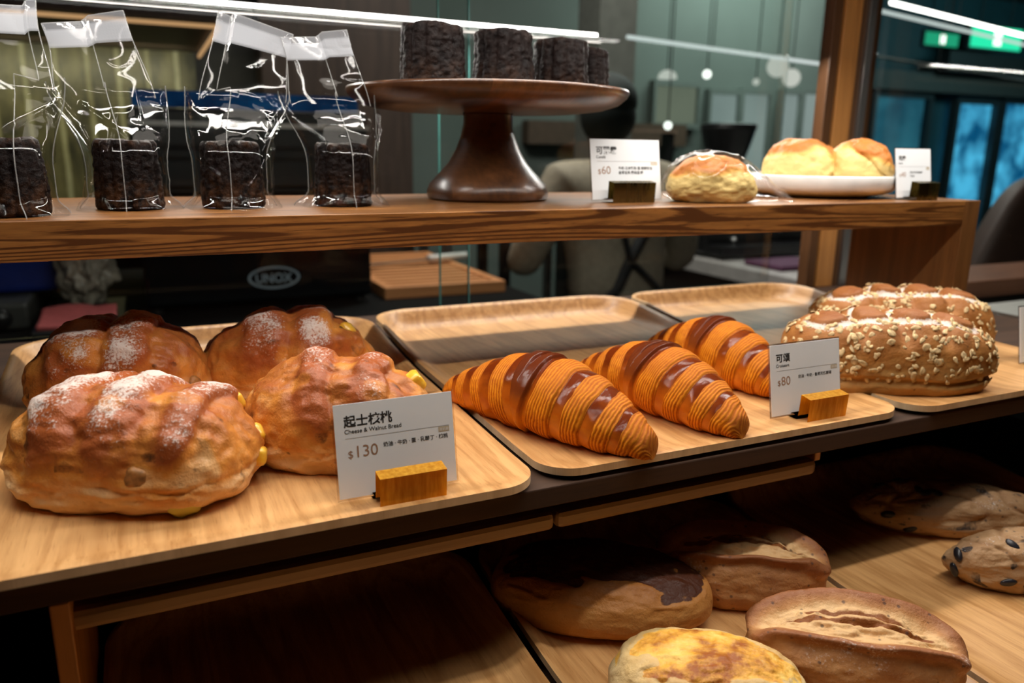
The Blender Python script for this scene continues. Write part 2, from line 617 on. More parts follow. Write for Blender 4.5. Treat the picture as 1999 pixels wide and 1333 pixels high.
def canele_mat():
    g = N('canele_crust')
    v = g.coord()
    n1 = g.noise(v, 90, 5, 0.7)
    n2 = g.noise(v, 420, 4, 0.7)
    col = g.ramp(g.math('ADD', g.math('MULTIPLY', n1, 0.6), g.math('MULTIPLY', n2, 0.4)),
                 [(0.38, (0.003, 0.0015, 0.0015, 1)), (0.62, (0.010, 0.005, 0.004, 1)), (0.80, (0.040, 0.018, 0.010, 1))])
    col = g.mix(g.math('MULTIPLY', g.attr('brown'), g.remap(n1, 0.4, 0.65)), col, (0.10, 0.042, 0.016, 1))
    h = g.math('ADD', g.math('MULTIPLY', n1, 0.7), g.math('MULTIPLY', n2, 0.5))
    return g.bsdf(col, g.remap(n2, 0.35, 0.65, 0.30, 0.6), g.bump(h, 0.9, 0.0022), spec=0.10)


M['canele'] = canele_mat()


def walnut_stand_mat():
    g = N('stand_walnut')
    v = g.coord((1, 0.12, 1))
    n0 = g.noise(v, 60, 4, 0.6, 0.5)
    n1 = g.noise(v, 260, 3)
    tc = g.n('ShaderNodeTexCoord')
    sx = g.n('ShaderNodeSeparateXYZ')
    g.t.links.new(tc.outputs['Object'], sx.inputs[0])
    stave = g.math('FLOOR', g.math('DIVIDE', g.math('ADD', sx.outputs[0], 0.182), 0.066))
    wn = g.n('ShaderNodeTexWhiteNoise', noise_dimensions='1D')
    g.put(wn.inputs['W'], stave)
    f = g.math('ADD', g.math('MULTIPLY', n0, 0.6), g.math('MULTIPLY', n1, 0.3))
    f = g.math('ADD', f, g.math('MULTIPLY', wn.outputs[0], 0.22))
    col = g.ramp(f, [(0.3, (0.022, 0.008, 0.003, 1)), (0.55, (0.062, 0.023, 0.008, 1)), (0.8, (0.15, 0.058, 0.02, 1))])
    return g.bsdf(col, 0.32, g.bump(n1, 0.1, 0.0005), coat=0.2, coat_rough=0.2)


M['stand'] = walnut_stand_mat()


# ------------------------------------------------------------------ room shell (metres)
M['floor'] = plain('dark_floor_tile', (0.05, 0.045, 0.04, 1), 0.4)
M['ceil'] = plain('dark_ceiling', (0.05, 0.05, 0.048, 1), 0.8)
M['wall_brown'] = plain('brown_wood_panelling', (0.052, 0.032, 0.024, 1), 0.55, coords=(6, 6, 0.4), scale=12, var=0.2)
M['wall_grey'] = plain('grey_green_plaster', (0.15, 0.185, 0.165, 1), 0.7, var=0.05, scale=3)
M['wall_dark'] = plain('dark_kitchen_wall', (0.026, 0.025, 0.022, 1), 0.5, var=0.15)
M['wall_front'] = plain('shop_wall', (0.10, 0.085, 0.07, 1), 0.8)


def ribbed_mat():
    g = N('fluted_olive_glass')
    v = g.coord()
    w = g.wave(v, 3.4, 0.4, 1, 1, 'X')
    nz = g.noise(g.coord((1, 1, 0.5)), 16, 4, 0.6)
    f = g.math('ADD', g.math('MULTIPLY', nz, 0.8), g.math('MULTIPLY', g.remap(w, 0.86, 1.0), 0.35))
    col = g.ramp(f, [(0.25, (0.035, 0.034, 0.020, 1)), (0.55, (0.17, 0.155, 0.075, 1)), (0.9, (0.42, 0.42, 0.28, 1))])
    return g.bsdf(col, 0.35)


M['ribbed'] = ribbed_mat()
M['pane_lit'] = emit('frosted_panel', (0.20, 0.26, 0.245, 1), 0.85, (0.26, 0.33, 0.31, 1), 2)
M['pane_olive'] = emit('olive_frosted_panel', (0.16, 0.19, 0.14, 1), 0.75, (0.20, 0.23, 0.17, 1), 2)
M['daylight'] = emit('street_daylight', (0.004, 0.10, 0.24, 1), 0.8, (0.10, 0.62, 1.0, 1), 4.5)
M['daydim'] = emit('street_dusk', (0.008, 0.06, 0.10, 1), 0.8, (0.03, 0.16, 0.22, 1), 2.5)
M['bulb'] = emit('lamp_glow', (0.95, 1.0, 0.92, 1), 2.2)
M['bulbdim'] = emit('globe_glow', (0.70, 0.74, 0.66, 1), 0.75)
M['led'] = emit('led_tube', (1.0, 0.97, 0.93, 1), 6.0)
M['leddim'] = emit('led_tube_dim', (0.9, 1.0, 0.97, 1), 0.75)
M['warmglow'] = emit('painted_edge_light', (1.0, 0.55, 0.25, 1), 0.55)  # light falling on a wood edge, painted in as emission
M['exit'] = emit('exit_sign_face', (0.03, 0.95, 0.50, 1), 1.0)
M['exitdim'] = emit('exit_sign_face_dim', (0.02, 0.42, 0.22, 1), 0.9)
M['screen'] = emit('blue_display', (0.015, 0.11, 0.30, 1), 0.55)
M['navy'] = emit('navy_indicator', (0.004, 0.02, 0.07, 1), 0.4, (0.01, 0.08, 0.22, 1), 9)
M['alum'] = plain('window_aluminium', (0.035, 0.05, 0.055, 1), 0.4, 0.3)

struct(box('floor', -3, 10, -2.5, 8.5, -0.05, 0.0, M['floor']))
struct(box('ceiling', -3, 10, -2.5, 8.5, 2.75, 2.8, M['ceil']))
struct(box('wall_left', -1.6, -1.5, -2.5, 3.3, 0, 2.75, M['wall_dark']))
struct(box('wall_front', -3, 10, -2.6, -2.5, 0, 2.75, M['wall_front']))
struct(box('wall_back', -1.6, 0.42, 3.2, 3.3, 0, 2.75, M['wall_dark']))
struct(box('wall_back_wood', 0.42, 0.98, 3.05, 3.3, 0, 2.75, M['wall_brown']))
wg = bmesh.new()
add_box(wg, 0.98, 4.08, 3.85, 3.95, 0, 2.75)
struct(bm_obj('wall_back_corridor', wg, M['wall_grey']))
struct(box('trim_1', 1.66, 1.83, 2.78, 2.95, 0, 2.75, plain('grey_column', (0.12, 0.125, 0.11, 1), 0.7)))
struct(box('wall_right', 9.9, 10, -2.5, 8.5, 0, 2.75, M['wall_dark']))
struct(box('wall_far', 4.0, 10, 7.4, 7.5, 0, 2.75, M['wall_dark']))

# pale glazed panels along the corridor wall
k = 1
for (x0, x1, z0, z1, mt) in ((2.66, 2.95, 1.46, 1.66, 'pane_olive'), (3.05, 3.25, 0.3, 1.63, 'pane_lit'), (3.29, 3.49, 0.3, 1.64, 'pane_lit'),
                             (3.60, 3.73, 0.3, 1.65, 'pane_lit'), (3.77, 3.95, 0.3, 1.66, 'pane_lit')):
    w = thing('window_%d' % k, 'pale frosted panel in the grey-green corridor wall', 'window', (0, 0, 0))
    struct(w)
    fr = bmesh.new()
    for (a, b, c, d) in ((x0 - .02, x0, z0, z1), (x1, x1 + .02, z0, z1), (x0 - .02, x1 + .02, z1, z1 + .03), (x0 - .02, x1 + .02, z0 - .03, z0)):
        add_box(fr, a, b, 3.80, 3.855, c, d)
    bm_obj('window_frame', fr, M['wall_grey'], w)
    box('window_pane', x0, x1, 3.825, 3.84, z0, z1, M[mt], w)
    k += 1

# street side: tall windows far to the right
for (x0, x1, z0, z1, yy, mt) in ((5.95, 6.62, 0.6, 1.80, 5.2, 'daydim'), (7.05, 7.58, 0.55, 1.78, 5.2, 'daylight'), (7.72, 8.4, 0.55, 1.80, 5.2, 'daylight')):
    w = thing('window_%d' % k, 'tall street window glowing blue with daylight', 'window', (0, 0, 0))
    struct(w)
    fr = bmesh.new()
    for (a, b, c, d) in ((x0 - .05, x0, z0 - .05, z1), (x1, x1 + .05, z0 - .05, z1), (x0 - .05, x1 + .05, z1, z1 + .05), (x0 - .05, x1 + .05, z0 - .05, z0)):
        add_box(fr, a, b, yy - .06, yy + .02, c, d)
    bm_obj('window_frame', fr, M['alum'], w)
    box('window_pane', x0, x1, yy, yy + .015, z0, z1, M[mt], w)
    k += 1
struct(box('wall_street', 5.3, 9.9, 5.28, 5.36, 0, 2.75, plain('teal_dark_wall', (0.012, 0.05, 0.06, 1), 0.5)))
struct(box('trim_2', 5.3, 9.9, 5.08, 5.2, 1.86, 2.02, plain('dark_beam', (0.05, 0.055, 0.05, 1), 0.6)))
struct(box('trim_3', 6.55, 9.9, 4.95, 5.07, 2.03, 2.20, plain('black_beam', (0.012, 0.02, 0.02, 1), 0.6)))

# ------------------------------------------------------------------ display case
case = thing('display_case', 'dark wood bakery display case with glass panes holding the loaded trays', 'display case', (0, 0, 0))


def pbox(name, x0, x1, y0, y1, z0, z1, mat, parent=None, bevel=0.0):
    """box given in layout units"""
    a, b = P(x0, y0, z0), P(x1, y1, z1)
    return box(name, a.x, b.x, a.y, b.y, a.z, b.z, mat, parent, bevel)


pbox('counter_shelf', -2.2, 5.22, 1.995, 4.72, -1.10, -1.032, M['case'], case, 0.001)
for (a, b) in ((-0.30, 1.155), (1.165, 2.34)):
    pbox('under_rail', a, b, 2.10, 2.34, -1.25, -1.185, M['rail'], case, 0.004)
pbox('rail_bracket', -0.30, 2.36, 2.20, 2.30, -1.185, -1.10, M['dark'], case)
pbox('divider_post', -0.315, -0.268, 2.06, 2.6, -1.71, -1.135, M['post'], case, 0.0008)
pbox('divider_post', 2.345, 2.375, 2.12, 2.6, -1.20, -1.10, M['post'], case, 0.0008)
pbox('lower_shelf', -2.2, 5.22, 0.75, 4.72, -1.78, -1.714, M['case'], case, 0.001)
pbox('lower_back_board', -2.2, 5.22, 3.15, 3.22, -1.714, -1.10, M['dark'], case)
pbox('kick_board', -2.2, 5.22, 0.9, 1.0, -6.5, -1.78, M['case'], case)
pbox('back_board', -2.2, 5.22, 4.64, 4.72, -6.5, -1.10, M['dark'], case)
# rear glass: two sliding panes, polished edges visible
pbox('rear_glass', -2.2, 1.92, 4.800, 4.822, -1.03, 1.30, M['glass'], case)
pbox('rear_glass', 1.74, 4.60, 4.845, 4.867, -1.03, 1.30, M['glass'], case)
M['gedge'] = plain('glass_edge', (0.10, 0.30, 0.28, 1), 0.15)
pbox('glass_edge', 1.92, 1.926, 4.800, 4.822, -1.03, 1.30, M['gedge'], case)
pbox('glass_edge', 1.734, 1.74, 4.845, 4.867, -1.03, 1.30, M['gedge'], case)
# corner post: dark stile, oak strip, shadow gap, steel channel
pbox('corner_post', 4.66, 4.745, 4.50, 4.60, -1.03, 1.6, M['post_mid'], case, 0.001)
pbox('corner_post', 4.745, 4.77, 4.54, 4.60, -1.03, 1.6, M['dark'], case)
pbox('corner_post', 4.77, 4.94, 4.50, 4.62, -1.03, 1.6, M['post'], case, 0.001)
pbox('corner_post', 4.94, 5.02, 4.53, 4.60, -1.03, 1.6, M['post_dark'], case)
pbox('steel_channel', 5.02, 5.09, 4.50, 4.60, -1.03, 1.6, M['steel'], case, 0.0006)
pbox('corner_post', 5.09, 5.16, 4.52, 4.60, -1.03, 1.6, M['post_dark'], case)
pbox('side_glass', 5.11, 5.13, 1.2, 4.50, -1.03, 1.30, M['glass'], case)
# LED tube along the top rear edge
for (a, b, mt, r) in ((-2.1, 2.74, 'led', 0.012),):
    lb = bmesh.new()
    add_cyl(lb, P(a, 4.62, 0.725), P(b, 4.62, 0.725), r * U, r * U, 10)
    bm_obj('led_tube', lb, M[mt], case)
pbox('led_channel', -2.1, 2.76, 4.60, 4.64, 0.675, 0.687, M['steel'], case)

# ------------------------------------------------------------------ riser shelf
riser = thing('riser_shelf', 'warm brown wooden riser shelf spanning above the trays', 'shelf', (0, 0, 0))
ST, SB, SF, SR, SX = -0.243, -0.375, 2.908, 4.10, 4.27
pbox('end_panel', -2.125, -2.0, SF, 3.66, -1.030, SB, M['shelf_end'], riser, 0.0006)
pbox('shelf_board', -2.125, SX - 0.125, SF, SR, SB, ST, M['shelf'], riser, 0.0006)
pbox('back_rail', SX - 0.125, SX, 3.66, SR, SB, ST, M['shelf_end'], riser, 0.0006)
pbox('end_panel', SX - 0.125, SX, SF, 3.66, -1.030, ST, M['shelf_end'], riser, 0.0006)


# ------------------------------------------------------------------ trays
def tray_mesh(name, parent, w, d, mats, lip=0.095, rf=0.13, rb=0.24, full=False):
    """w x d in units; origin = front-left corner, floor surface at z=0; back lip high, sides falling to a flat front"""
    n = 14

    def outline(ins):
        pts = []
        r_f, r_b = max(rf - ins, 0.02), max(rb - ins, 0.03)
        x0, x1, y0, y1 = ins, w - ins, ins, d - ins
        for (cx, cyy, r, a0) in ((x1 - r_f, y0 + r_f, r_f, -PI / 2), (x1 - r_b, y1 - r_b, r_b, 0), (x0 + r_b, y1 - r_b, r_b, PI / 2), (x0 + r_f, y0 + r_f, r_f, PI)):
            for k in range(n):
                a = a0 + PI / 2 * k / (n - 1)
                pts.append((cx + r * math.cos(a), cyy + r * math.sin(a)))
        out = []
        for i, p in enumerate(pts):       # densify the long sides
            q = pts[(i + 1) % len(pts)]
            L = math.dist(p, q)
            kk = max(1, int(L / 0.08)) if L > 0.2 else 1
            for j in range(24 if L > 0.5 else 1):
                t = j / (24 if L > 0.5 else 1)
                out.append((p[0] + (q[0] - p[0]) * t, p[1] + (q[1] - p[1]) * t))
        return out

    def lh(y):
        t = min(1, max(0, (y / d - 0.12) / 0.75))
        return (0.012 + 0.40 * t * lip / 0.095 * 0.1 + (lip - 0.05) * max(0, (t - 0.6) / 0.4) ** 1.2) if not full else lip

    t = 0.026
    prof = [(0.0, 1.0), (0.012, 1.03), (0.03, 0.86), (0.055, 0.5), (0.08, 0.2), (0.11, 0.03), (0.15, 0.0)]
    V, F = [], []
    rings = []
    for ins, hf in prof:
        o = outline(ins)
        rings.append(len(V))
        for (x, y) in o:
            V.append((x * U, y * U, lh(y) * hf * U))
    m_ = len(outline(0))
    for a, b in zip(rings[:-1], rings[1:]):
        for i in range(m_):
            j = (i + 1) % m_
            F.append((a + i, a + j, b + j, b + i))
    F.append(tuple(rings[-1] + i for i in range(m_)))
    top = mesh_obj('tray_bed', V, F, mats[0], parent)
    # plywood edge and underside
    V2, F2, r2_ = [], [], []
    for ins, hf, dz in ((0.0, 1.0, 0.0), (0.0, 1.0, -t), (0.06, 0.5, -t), (0.15, 0, -t)):
        r2_.append(len(V2))
        for (x, y) in outline(ins):
            V2.append((x * U, y * U, (lh(y) * hf + dz) * U))
    for a, b in zip(r2_[:-1], r2_[1:]):
        for i in range(m_):
            j = (i + 1) % m_
            F2.append((a + j, a + i, b + i, b + j))
    F2.append(tuple(r2_[-1] + i for i in range(m_ - 1, -1, -1)))
    mesh_obj('tray_edge', V2, F2, mats[1], parent, smooth=False)


def tray(x0, y0, z, w, d, label, group, rot=0.0):
    t = thing('serving_tray', label, 'tray', P(x0, y0, z), rot, group)
    tray_mesh('serving_tray', t, w, d, (M['tray'], M['tray_edge']))
    return t


TG = 'oak trays on the counter shelf'
tray(-0.60, 1.955, -1.0, 1.635, 2.24, 'oak tray carrying the four floury cheese and walnut loaves', TG)
tray(1.075, 2.00, -1.0, 1.625, 2.24, 'oak tray carrying the three croissants', TG)
tray(2.735, 1.985, -1.0, 1.40, 2.24, 'oak tray carrying the two oat-topped loaves', TG)
LG = 'oak trays on the lower shelf'
tray(-0.25, 0.85, -1.68, 1.28, 1.93, 'empty dark oak tray on the lower shelf', LG)
tray(1.065, 0.80, -1.68, 1.25, 1.95, 'oak tray with the cheese loaves and slashed loaves on the lower shelf', LG)
tray(2.345, 0.82, -1.68, 1.65, 1.93, 'oak tray with the two dusty olive loaves on the lower shelf', LG)


# ------------------------------------------------------------------ bread shapes
def cube_sphere(n):
    g = np.linspace(-1, 1, n + 1)
    g = np.tan(g * PI / 4)
    a, b = np.meshgrid(g, g, indexing='ij')
    one = np.ones_like(a)
    faces6 = [(a, b, one), (b, a, -one), (one, a, b), (-one, b, a), (b, one, a), (a, -one, b)]
    V, F, off = [], [], 0
    idx = np.arange((n + 1) ** 2).reshape(n + 1, n + 1)
    for (x, y, z) in faces6:
        V.append(np.stack([x, y, z], -1).reshape(-1, 3))
        q = np.stack([idx[:-1, :-1], idx[1:, :-1], idx[1:, 1:], idx[:-1, 1:]], -1).reshape(-1, 4) + off
        F.append(q)
        off += (n + 1) ** 2
    V = np.concatenate(V)
    F = np.concatenate(F)
    V /= np.linalg.norm(V, axis=1)[:, None]
    key = np.round(V * 1e5).astype(np.int64)
    _, first, inv = np.unique(key, axis=0, return_index=True, return_inverse=True)
    return V[first], inv.reshape(-1)[F]


def loaf(L, W, H, n=56, p=2.4, hb=0.3, shape=None):
    """returns verts (m, local, base z=0, x along the length), faces, unit params (x,y,z in -1..1)"""
    D, F = cube_sphere(n)
    d = D / ((np.abs(D) ** p).sum(1) ** (1 / p))[:, None]
    q = d.copy()
    z = np.where(d[:, 2] > 0, d[:, 2] * (1 - hb) * H + hb * H, np.maximum(hb * H + d[:, 2] * hb * H * 1.5, 0))
    V = np.stack([d[:, 0] * L, d[:, 1] * W, z], -1) * U
    nrm = np.stack([D[:, 0] / L, D[:, 1] / W, D[:, 2] / H], -1)
    nrm /= np.linalg.norm(nrm, axis=1)[:, None]
    return V, F, q, nrm


def settle(V):
    V[:, 2] = np.maximum(V[:, 2], 0.0)
    return V


def walnut_loaf(name, c, ang, L, W, H, seed, label, cubes, ridges=((-0.42, .2), (0.12, .2), (0.62, .13)), flour=1.0, group='cheese and walnut loaves'):
    t = thing(name, label, 'bread', P(c[0], c[1], -1.0), math.radians(ang), group)
    V, F, q, nr = loaf(L, W, H, 60, 2.35, 0.3)
    x, y, z = q[:, 0], q[:, 1], q[:, 2]
    top = sstep(-0.1, 0.6, z)
    ph = x + 0.10 * y + 0.05 * noise(q, 3, seed)
    h = 0.55 * fbm(q, 1.5, seed, 4, 0.55)
    bandm = np.zeros_like(x)
    for (xc, wd) in ridges:
        b = np.exp(-((ph - xc) / wd) ** 4)
        bandm = np.maximum(bandm, b)
    h += 0.75 * (bandm - 0.55) * top
    # torn edge of the score lines
    edge = np.zeros_like(x)
    for (xc, wd) in ridges:
        edge = np.maximum(edge, np.exp(-((ph - xc - wd * 1.08) / 0.035) ** 2))
    h -= 0.30 * edge * top
    # folded belly crease above the base
    h -= 0.22 * np.exp(-((z + 0.12 - 0.1 * noise(q, 2.2, seed + 9)) / 0.06) ** 2) * sstep(-0.3, 0.2, x)
    h += 0.20 * noise(q, 4.5, seed + 3) + 0.10 * noise(q, 10, seed + 4)
    amp = 0.10 * H * U
    V = V + nr * (h * amp)[:, None] * sstep(-0.95, -0.5, z)[:, None]
    V = settle(V)
    zz = V[:, 2] / (H * U)
    crust = 0.48 + 0.66 * sstep(0.22, 0.75, zz + 0.1 * noise(q, 2.5, seed + 5)) - 0.5 * sstep(0.34, 0.10, zz + 0.12 * noise(q, 2, seed + 6))
    crust -= 0.30 * (1 - bandm) * top
    crust -= 0.35 * sstep(0.25, 0.6, noise(q, 2.6, seed + 12))
    fl = flour * (bandm * sstep(0.30, 0.95, zz) * (0.62 + 0.5 * noise(q, 3, seed + 7)) + 0.20 * sstep(0.3, 0.9, zz))
    dark = 0.5 * sstep(0.55, 0.8, noise(q, 6, seed + 8))
    mesh_obj('crust', V, F, M['cheesebread'], t, attrs=dict(crust=crust, flour=fl, dark=dark, cheese=0 * x))
    pos = V
    for kx, (ax, ay, az, r, mt) in enumerate(cubes):
        tgt = np.array([ax, ay, az])
        i = int(np.argmin(((q - tgt) ** 2).sum(1)))
        cpos = Vector(pos[i])
        nn = Vector(nr[i])
        bm = bmesh.new()
        add_box(bm, -r, r, -r, r, -r, r, r * 0.55, 3)
        rot = nn.to_track_quat('Z', 'Y').to_matrix().to_4x4() @ Matrix.Rotation(0.7 * kx + seed, 4, 'Z')
        for v in bm.verts:
            v.co += Vector((rnd.uniform(-1, 1), rnd.uniform(-1, 1), rnd.uniform(-1, 1))) * r * 0.06
        bm.transform(Matrix.Translation(cpos - nn * r * (0.30 if mt == 'cheese' else 0.72)) @ rot)
        for v in bm.verts:
            v.co.z = max(v.co.z, 0.0002)
        bm_obj('cheese_cube' if 'cheese' in mt else 'walnut_piece', bm, M[mt], t, True)
    return t


walnut_loaf('cheese_walnut_loaf', (-0.096, 2.45), -35, 0.362, 0.262, 0.335, 11,
            'golden floury cheese and walnut loaf, front of the two at the left end', (
                (0.55, 0.66, 0.45, 0.0062, 'cheese'), (0.80, 0.52, 0.12, 0.0062, 'cheese'), (0.95, 0.28, -0.08, 0.0055, 'cheese'),
                (0.74, -0.66, -0.50, 0.0078, 'cheese_pale'), (0.42, -0.80, 0.12, 0.0060, 'walnut')))
walnut_loaf('cheese_walnut_loaf', (0.512, 2.435), -30, 0.325, 0.215, 0.345, 23,
            'golden cheese and walnut loaf standing right behind the 130 dollar card', (
                (-0.93, -0.30, -0.05, 0.0060, 'cheese'), (0.72, 0.25, 0.60, 0.0066, 'cheese')),
            ridges=((-0.20, .17), (0.40, .17)), flour=0.62)
walnut_loaf('cheese_walnut_loaf', (-0.150, 3.215), -22, 0.325, 0.235, 0.360, 37,
            'shaded floury walnut loaf, rear of the two at the left end', (
                (0.90, -0.35, 0.10, 0.0050, 'walnut'),), ridges=((-0.35, .28), (0.25, .24)), flour=1.0)
walnut_loaf('cheese_walnut_loaf', (0.480, 3.161), -20, 0.350, 0.235, 0.358, 53,
            'shaded dark walnut loaf behind the loaf with the 130 dollar card', (
                (0.70, -0.1, 0.72, 0.0060, 'cheese'),), ridges=((-0.28, .24), (0.30, .22)), flour=0.85)


# ------------------------------------------------------------------ croissants
def croissant(c, ang, L, W, H, seed, label):
    t = thing('croissant', label, 'croissant', P(c[0], c[1], -1.0), math.radians(ang), 'croissants on the middle tray')
    nu, nv = 520, 128
    u = np.linspace(-1, 1, nu)
    th = np.linspace(0, 2 * PI, nv, endpoint=False)
    Ug, Tg = np.meshgrid(u, th, indexing='ij')
    x, a = Ug.ravel(), Tg.ravel()
    zc = np.sin(a)          # up
    yc = np.cos(a)
    # wraps are slightly oblique
    s = x + 0.055 * zc * np.sign(x) * -1 + 0.05 * yc + 0.012 * noise(np.stack([x * 4, yc, zc], -1), 1.5, seed)
    sgn = np.where(s + 0.04 >= 0, 1, -1)
    A = np.abs(s + 0.04)
    bounds = np.array([0.0, 0.050, 0.29, 0.53, 0.74, 0.89, 1.12])
    wi = np.clip(np.searchsorted(bounds, A, side='right') - 1, 0, len(bounds) - 2)
    b0, b1 = bounds[wi], bounds[wi + 1]
    f = (A - b0) / (b1 - b0)
    f = np.clip(f, 0, 1)
    prof = 0.24 + 0.76 * np.clip(1 - np.abs(x) ** 1.75, 0, 1) ** 0.9
    endcap = np.clip(1 - ((np.abs(x) - 0.955) / 0.045).clip(0, 1) ** 2, 0, 1) ** 0.5
    step = 0.075 * (f - 0.45) - 0.05 * sstep(0.86, 1.0, f) + 0.03 * np.sin(f * PI)
    step = np.where(wi == 0, 0.075 - 0.06 * sstep(0.7, 1.0, f), step)
    pts = np.stack([x * 2.2, yc * 0.6, zc * 0.6], -1)
    wob = 0.022 * noise(pts, 4, seed + 1)
    r = (prof * (1 + step) + wob * prof) * endcap
    # lamination lips in the cut part of each wrap
    lay = f * 9 * np.clip((b1 - b0) / 0.23, 0.5, 1.2) + wi * 3.7
    skin = np.where(wi == 0, 1.0, sstep(0.04, -0.04, f + 0.05 * noise(pts, 5, seed + 2) - np.where(wi == 1, np.where(sgn > 0, 0.16, 0.30), 0.42)) * sstep(-0.02, 0.03, f))
    skin = np.where(wi == 5, 0.25 * skin, skin)
    r = r + (1 - skin) * 0.0035 * np.sin(lay * 2 * PI) * prof * endcap
    V = np.stack([x * L, yc * r * W, zc * r * H * 0.5], -1)
    # gentle crescent and flat underside
    V[:, 1] += 0.03 * (x ** 2) * -1
    zb = -0.40 * H * (0.55 + 0.45 * prof)
    base = -0.43 * H * prof
    V[:, 2] = np.where(V[:, 2] < base, base + (V[:, 2] - base) * 0.12, V[:, 2])
    # each cross-section rests on the tray
    zmin = V[:, 2].reshape(nu, nv).min(1)
    V[:, 2] -= np.repeat(zmin, nv)
    V[:, 2] += np.repeat((0.012 * sstep(0.6, 0.95, np.abs(u))), nv)
    V *= U
    idx = np.arange(nu * nv).reshape(nu, nv)
    i2 = np.roll(idx, -1, 1)
    F = np.stack([idx[:-1], i2[:-1], i2[1:], idx[1:]], -1).reshape(-1, 4).tolist()
    F.append(tuple(idx[0]))
    F.append(tuple(idx[-1][::-1]))
    bake = 0.12 + sstep(-0.5, 0.9, zc) * 0.9 + 0.12 * noise(pts, 3, seed + 4)
    bake += 0.25 * sstep(0.75, 1.0, np.abs(x))
    dark = np.where(wi == 0, sstep(0.0, 0.4, zc) * 0.9, 0) + 0.45 * sstep(0.90, 0.99, np.abs(x))
    mesh_obj('pastry', V, F, M['croissant'], t, attrs=dict(lay=lay, skin=skin, bake=bake, dark=dark))
    return t


croissant((1.275, 2.42), -66, 0.482, 0.178, 0.285, 3, 'glossy croissant nearest the 130 dollar card, front left of the three')
croissant((1.800, 2.45), -80, 0.450, 0.170, 0.275, 8, 'middle one of the three glossy croissants')
croissant((2.300, 2.70), -82, 0.420, 0.170, 0.290, 14, 'croissant partly hidden behind the 80 dollar card')


# ------------------------------------------------------------------ oat loaves
M['oat'] = plain('oat_flake', (0.70, 0.49, 0.24, 1), 0.6, var=0.2, scale=300)


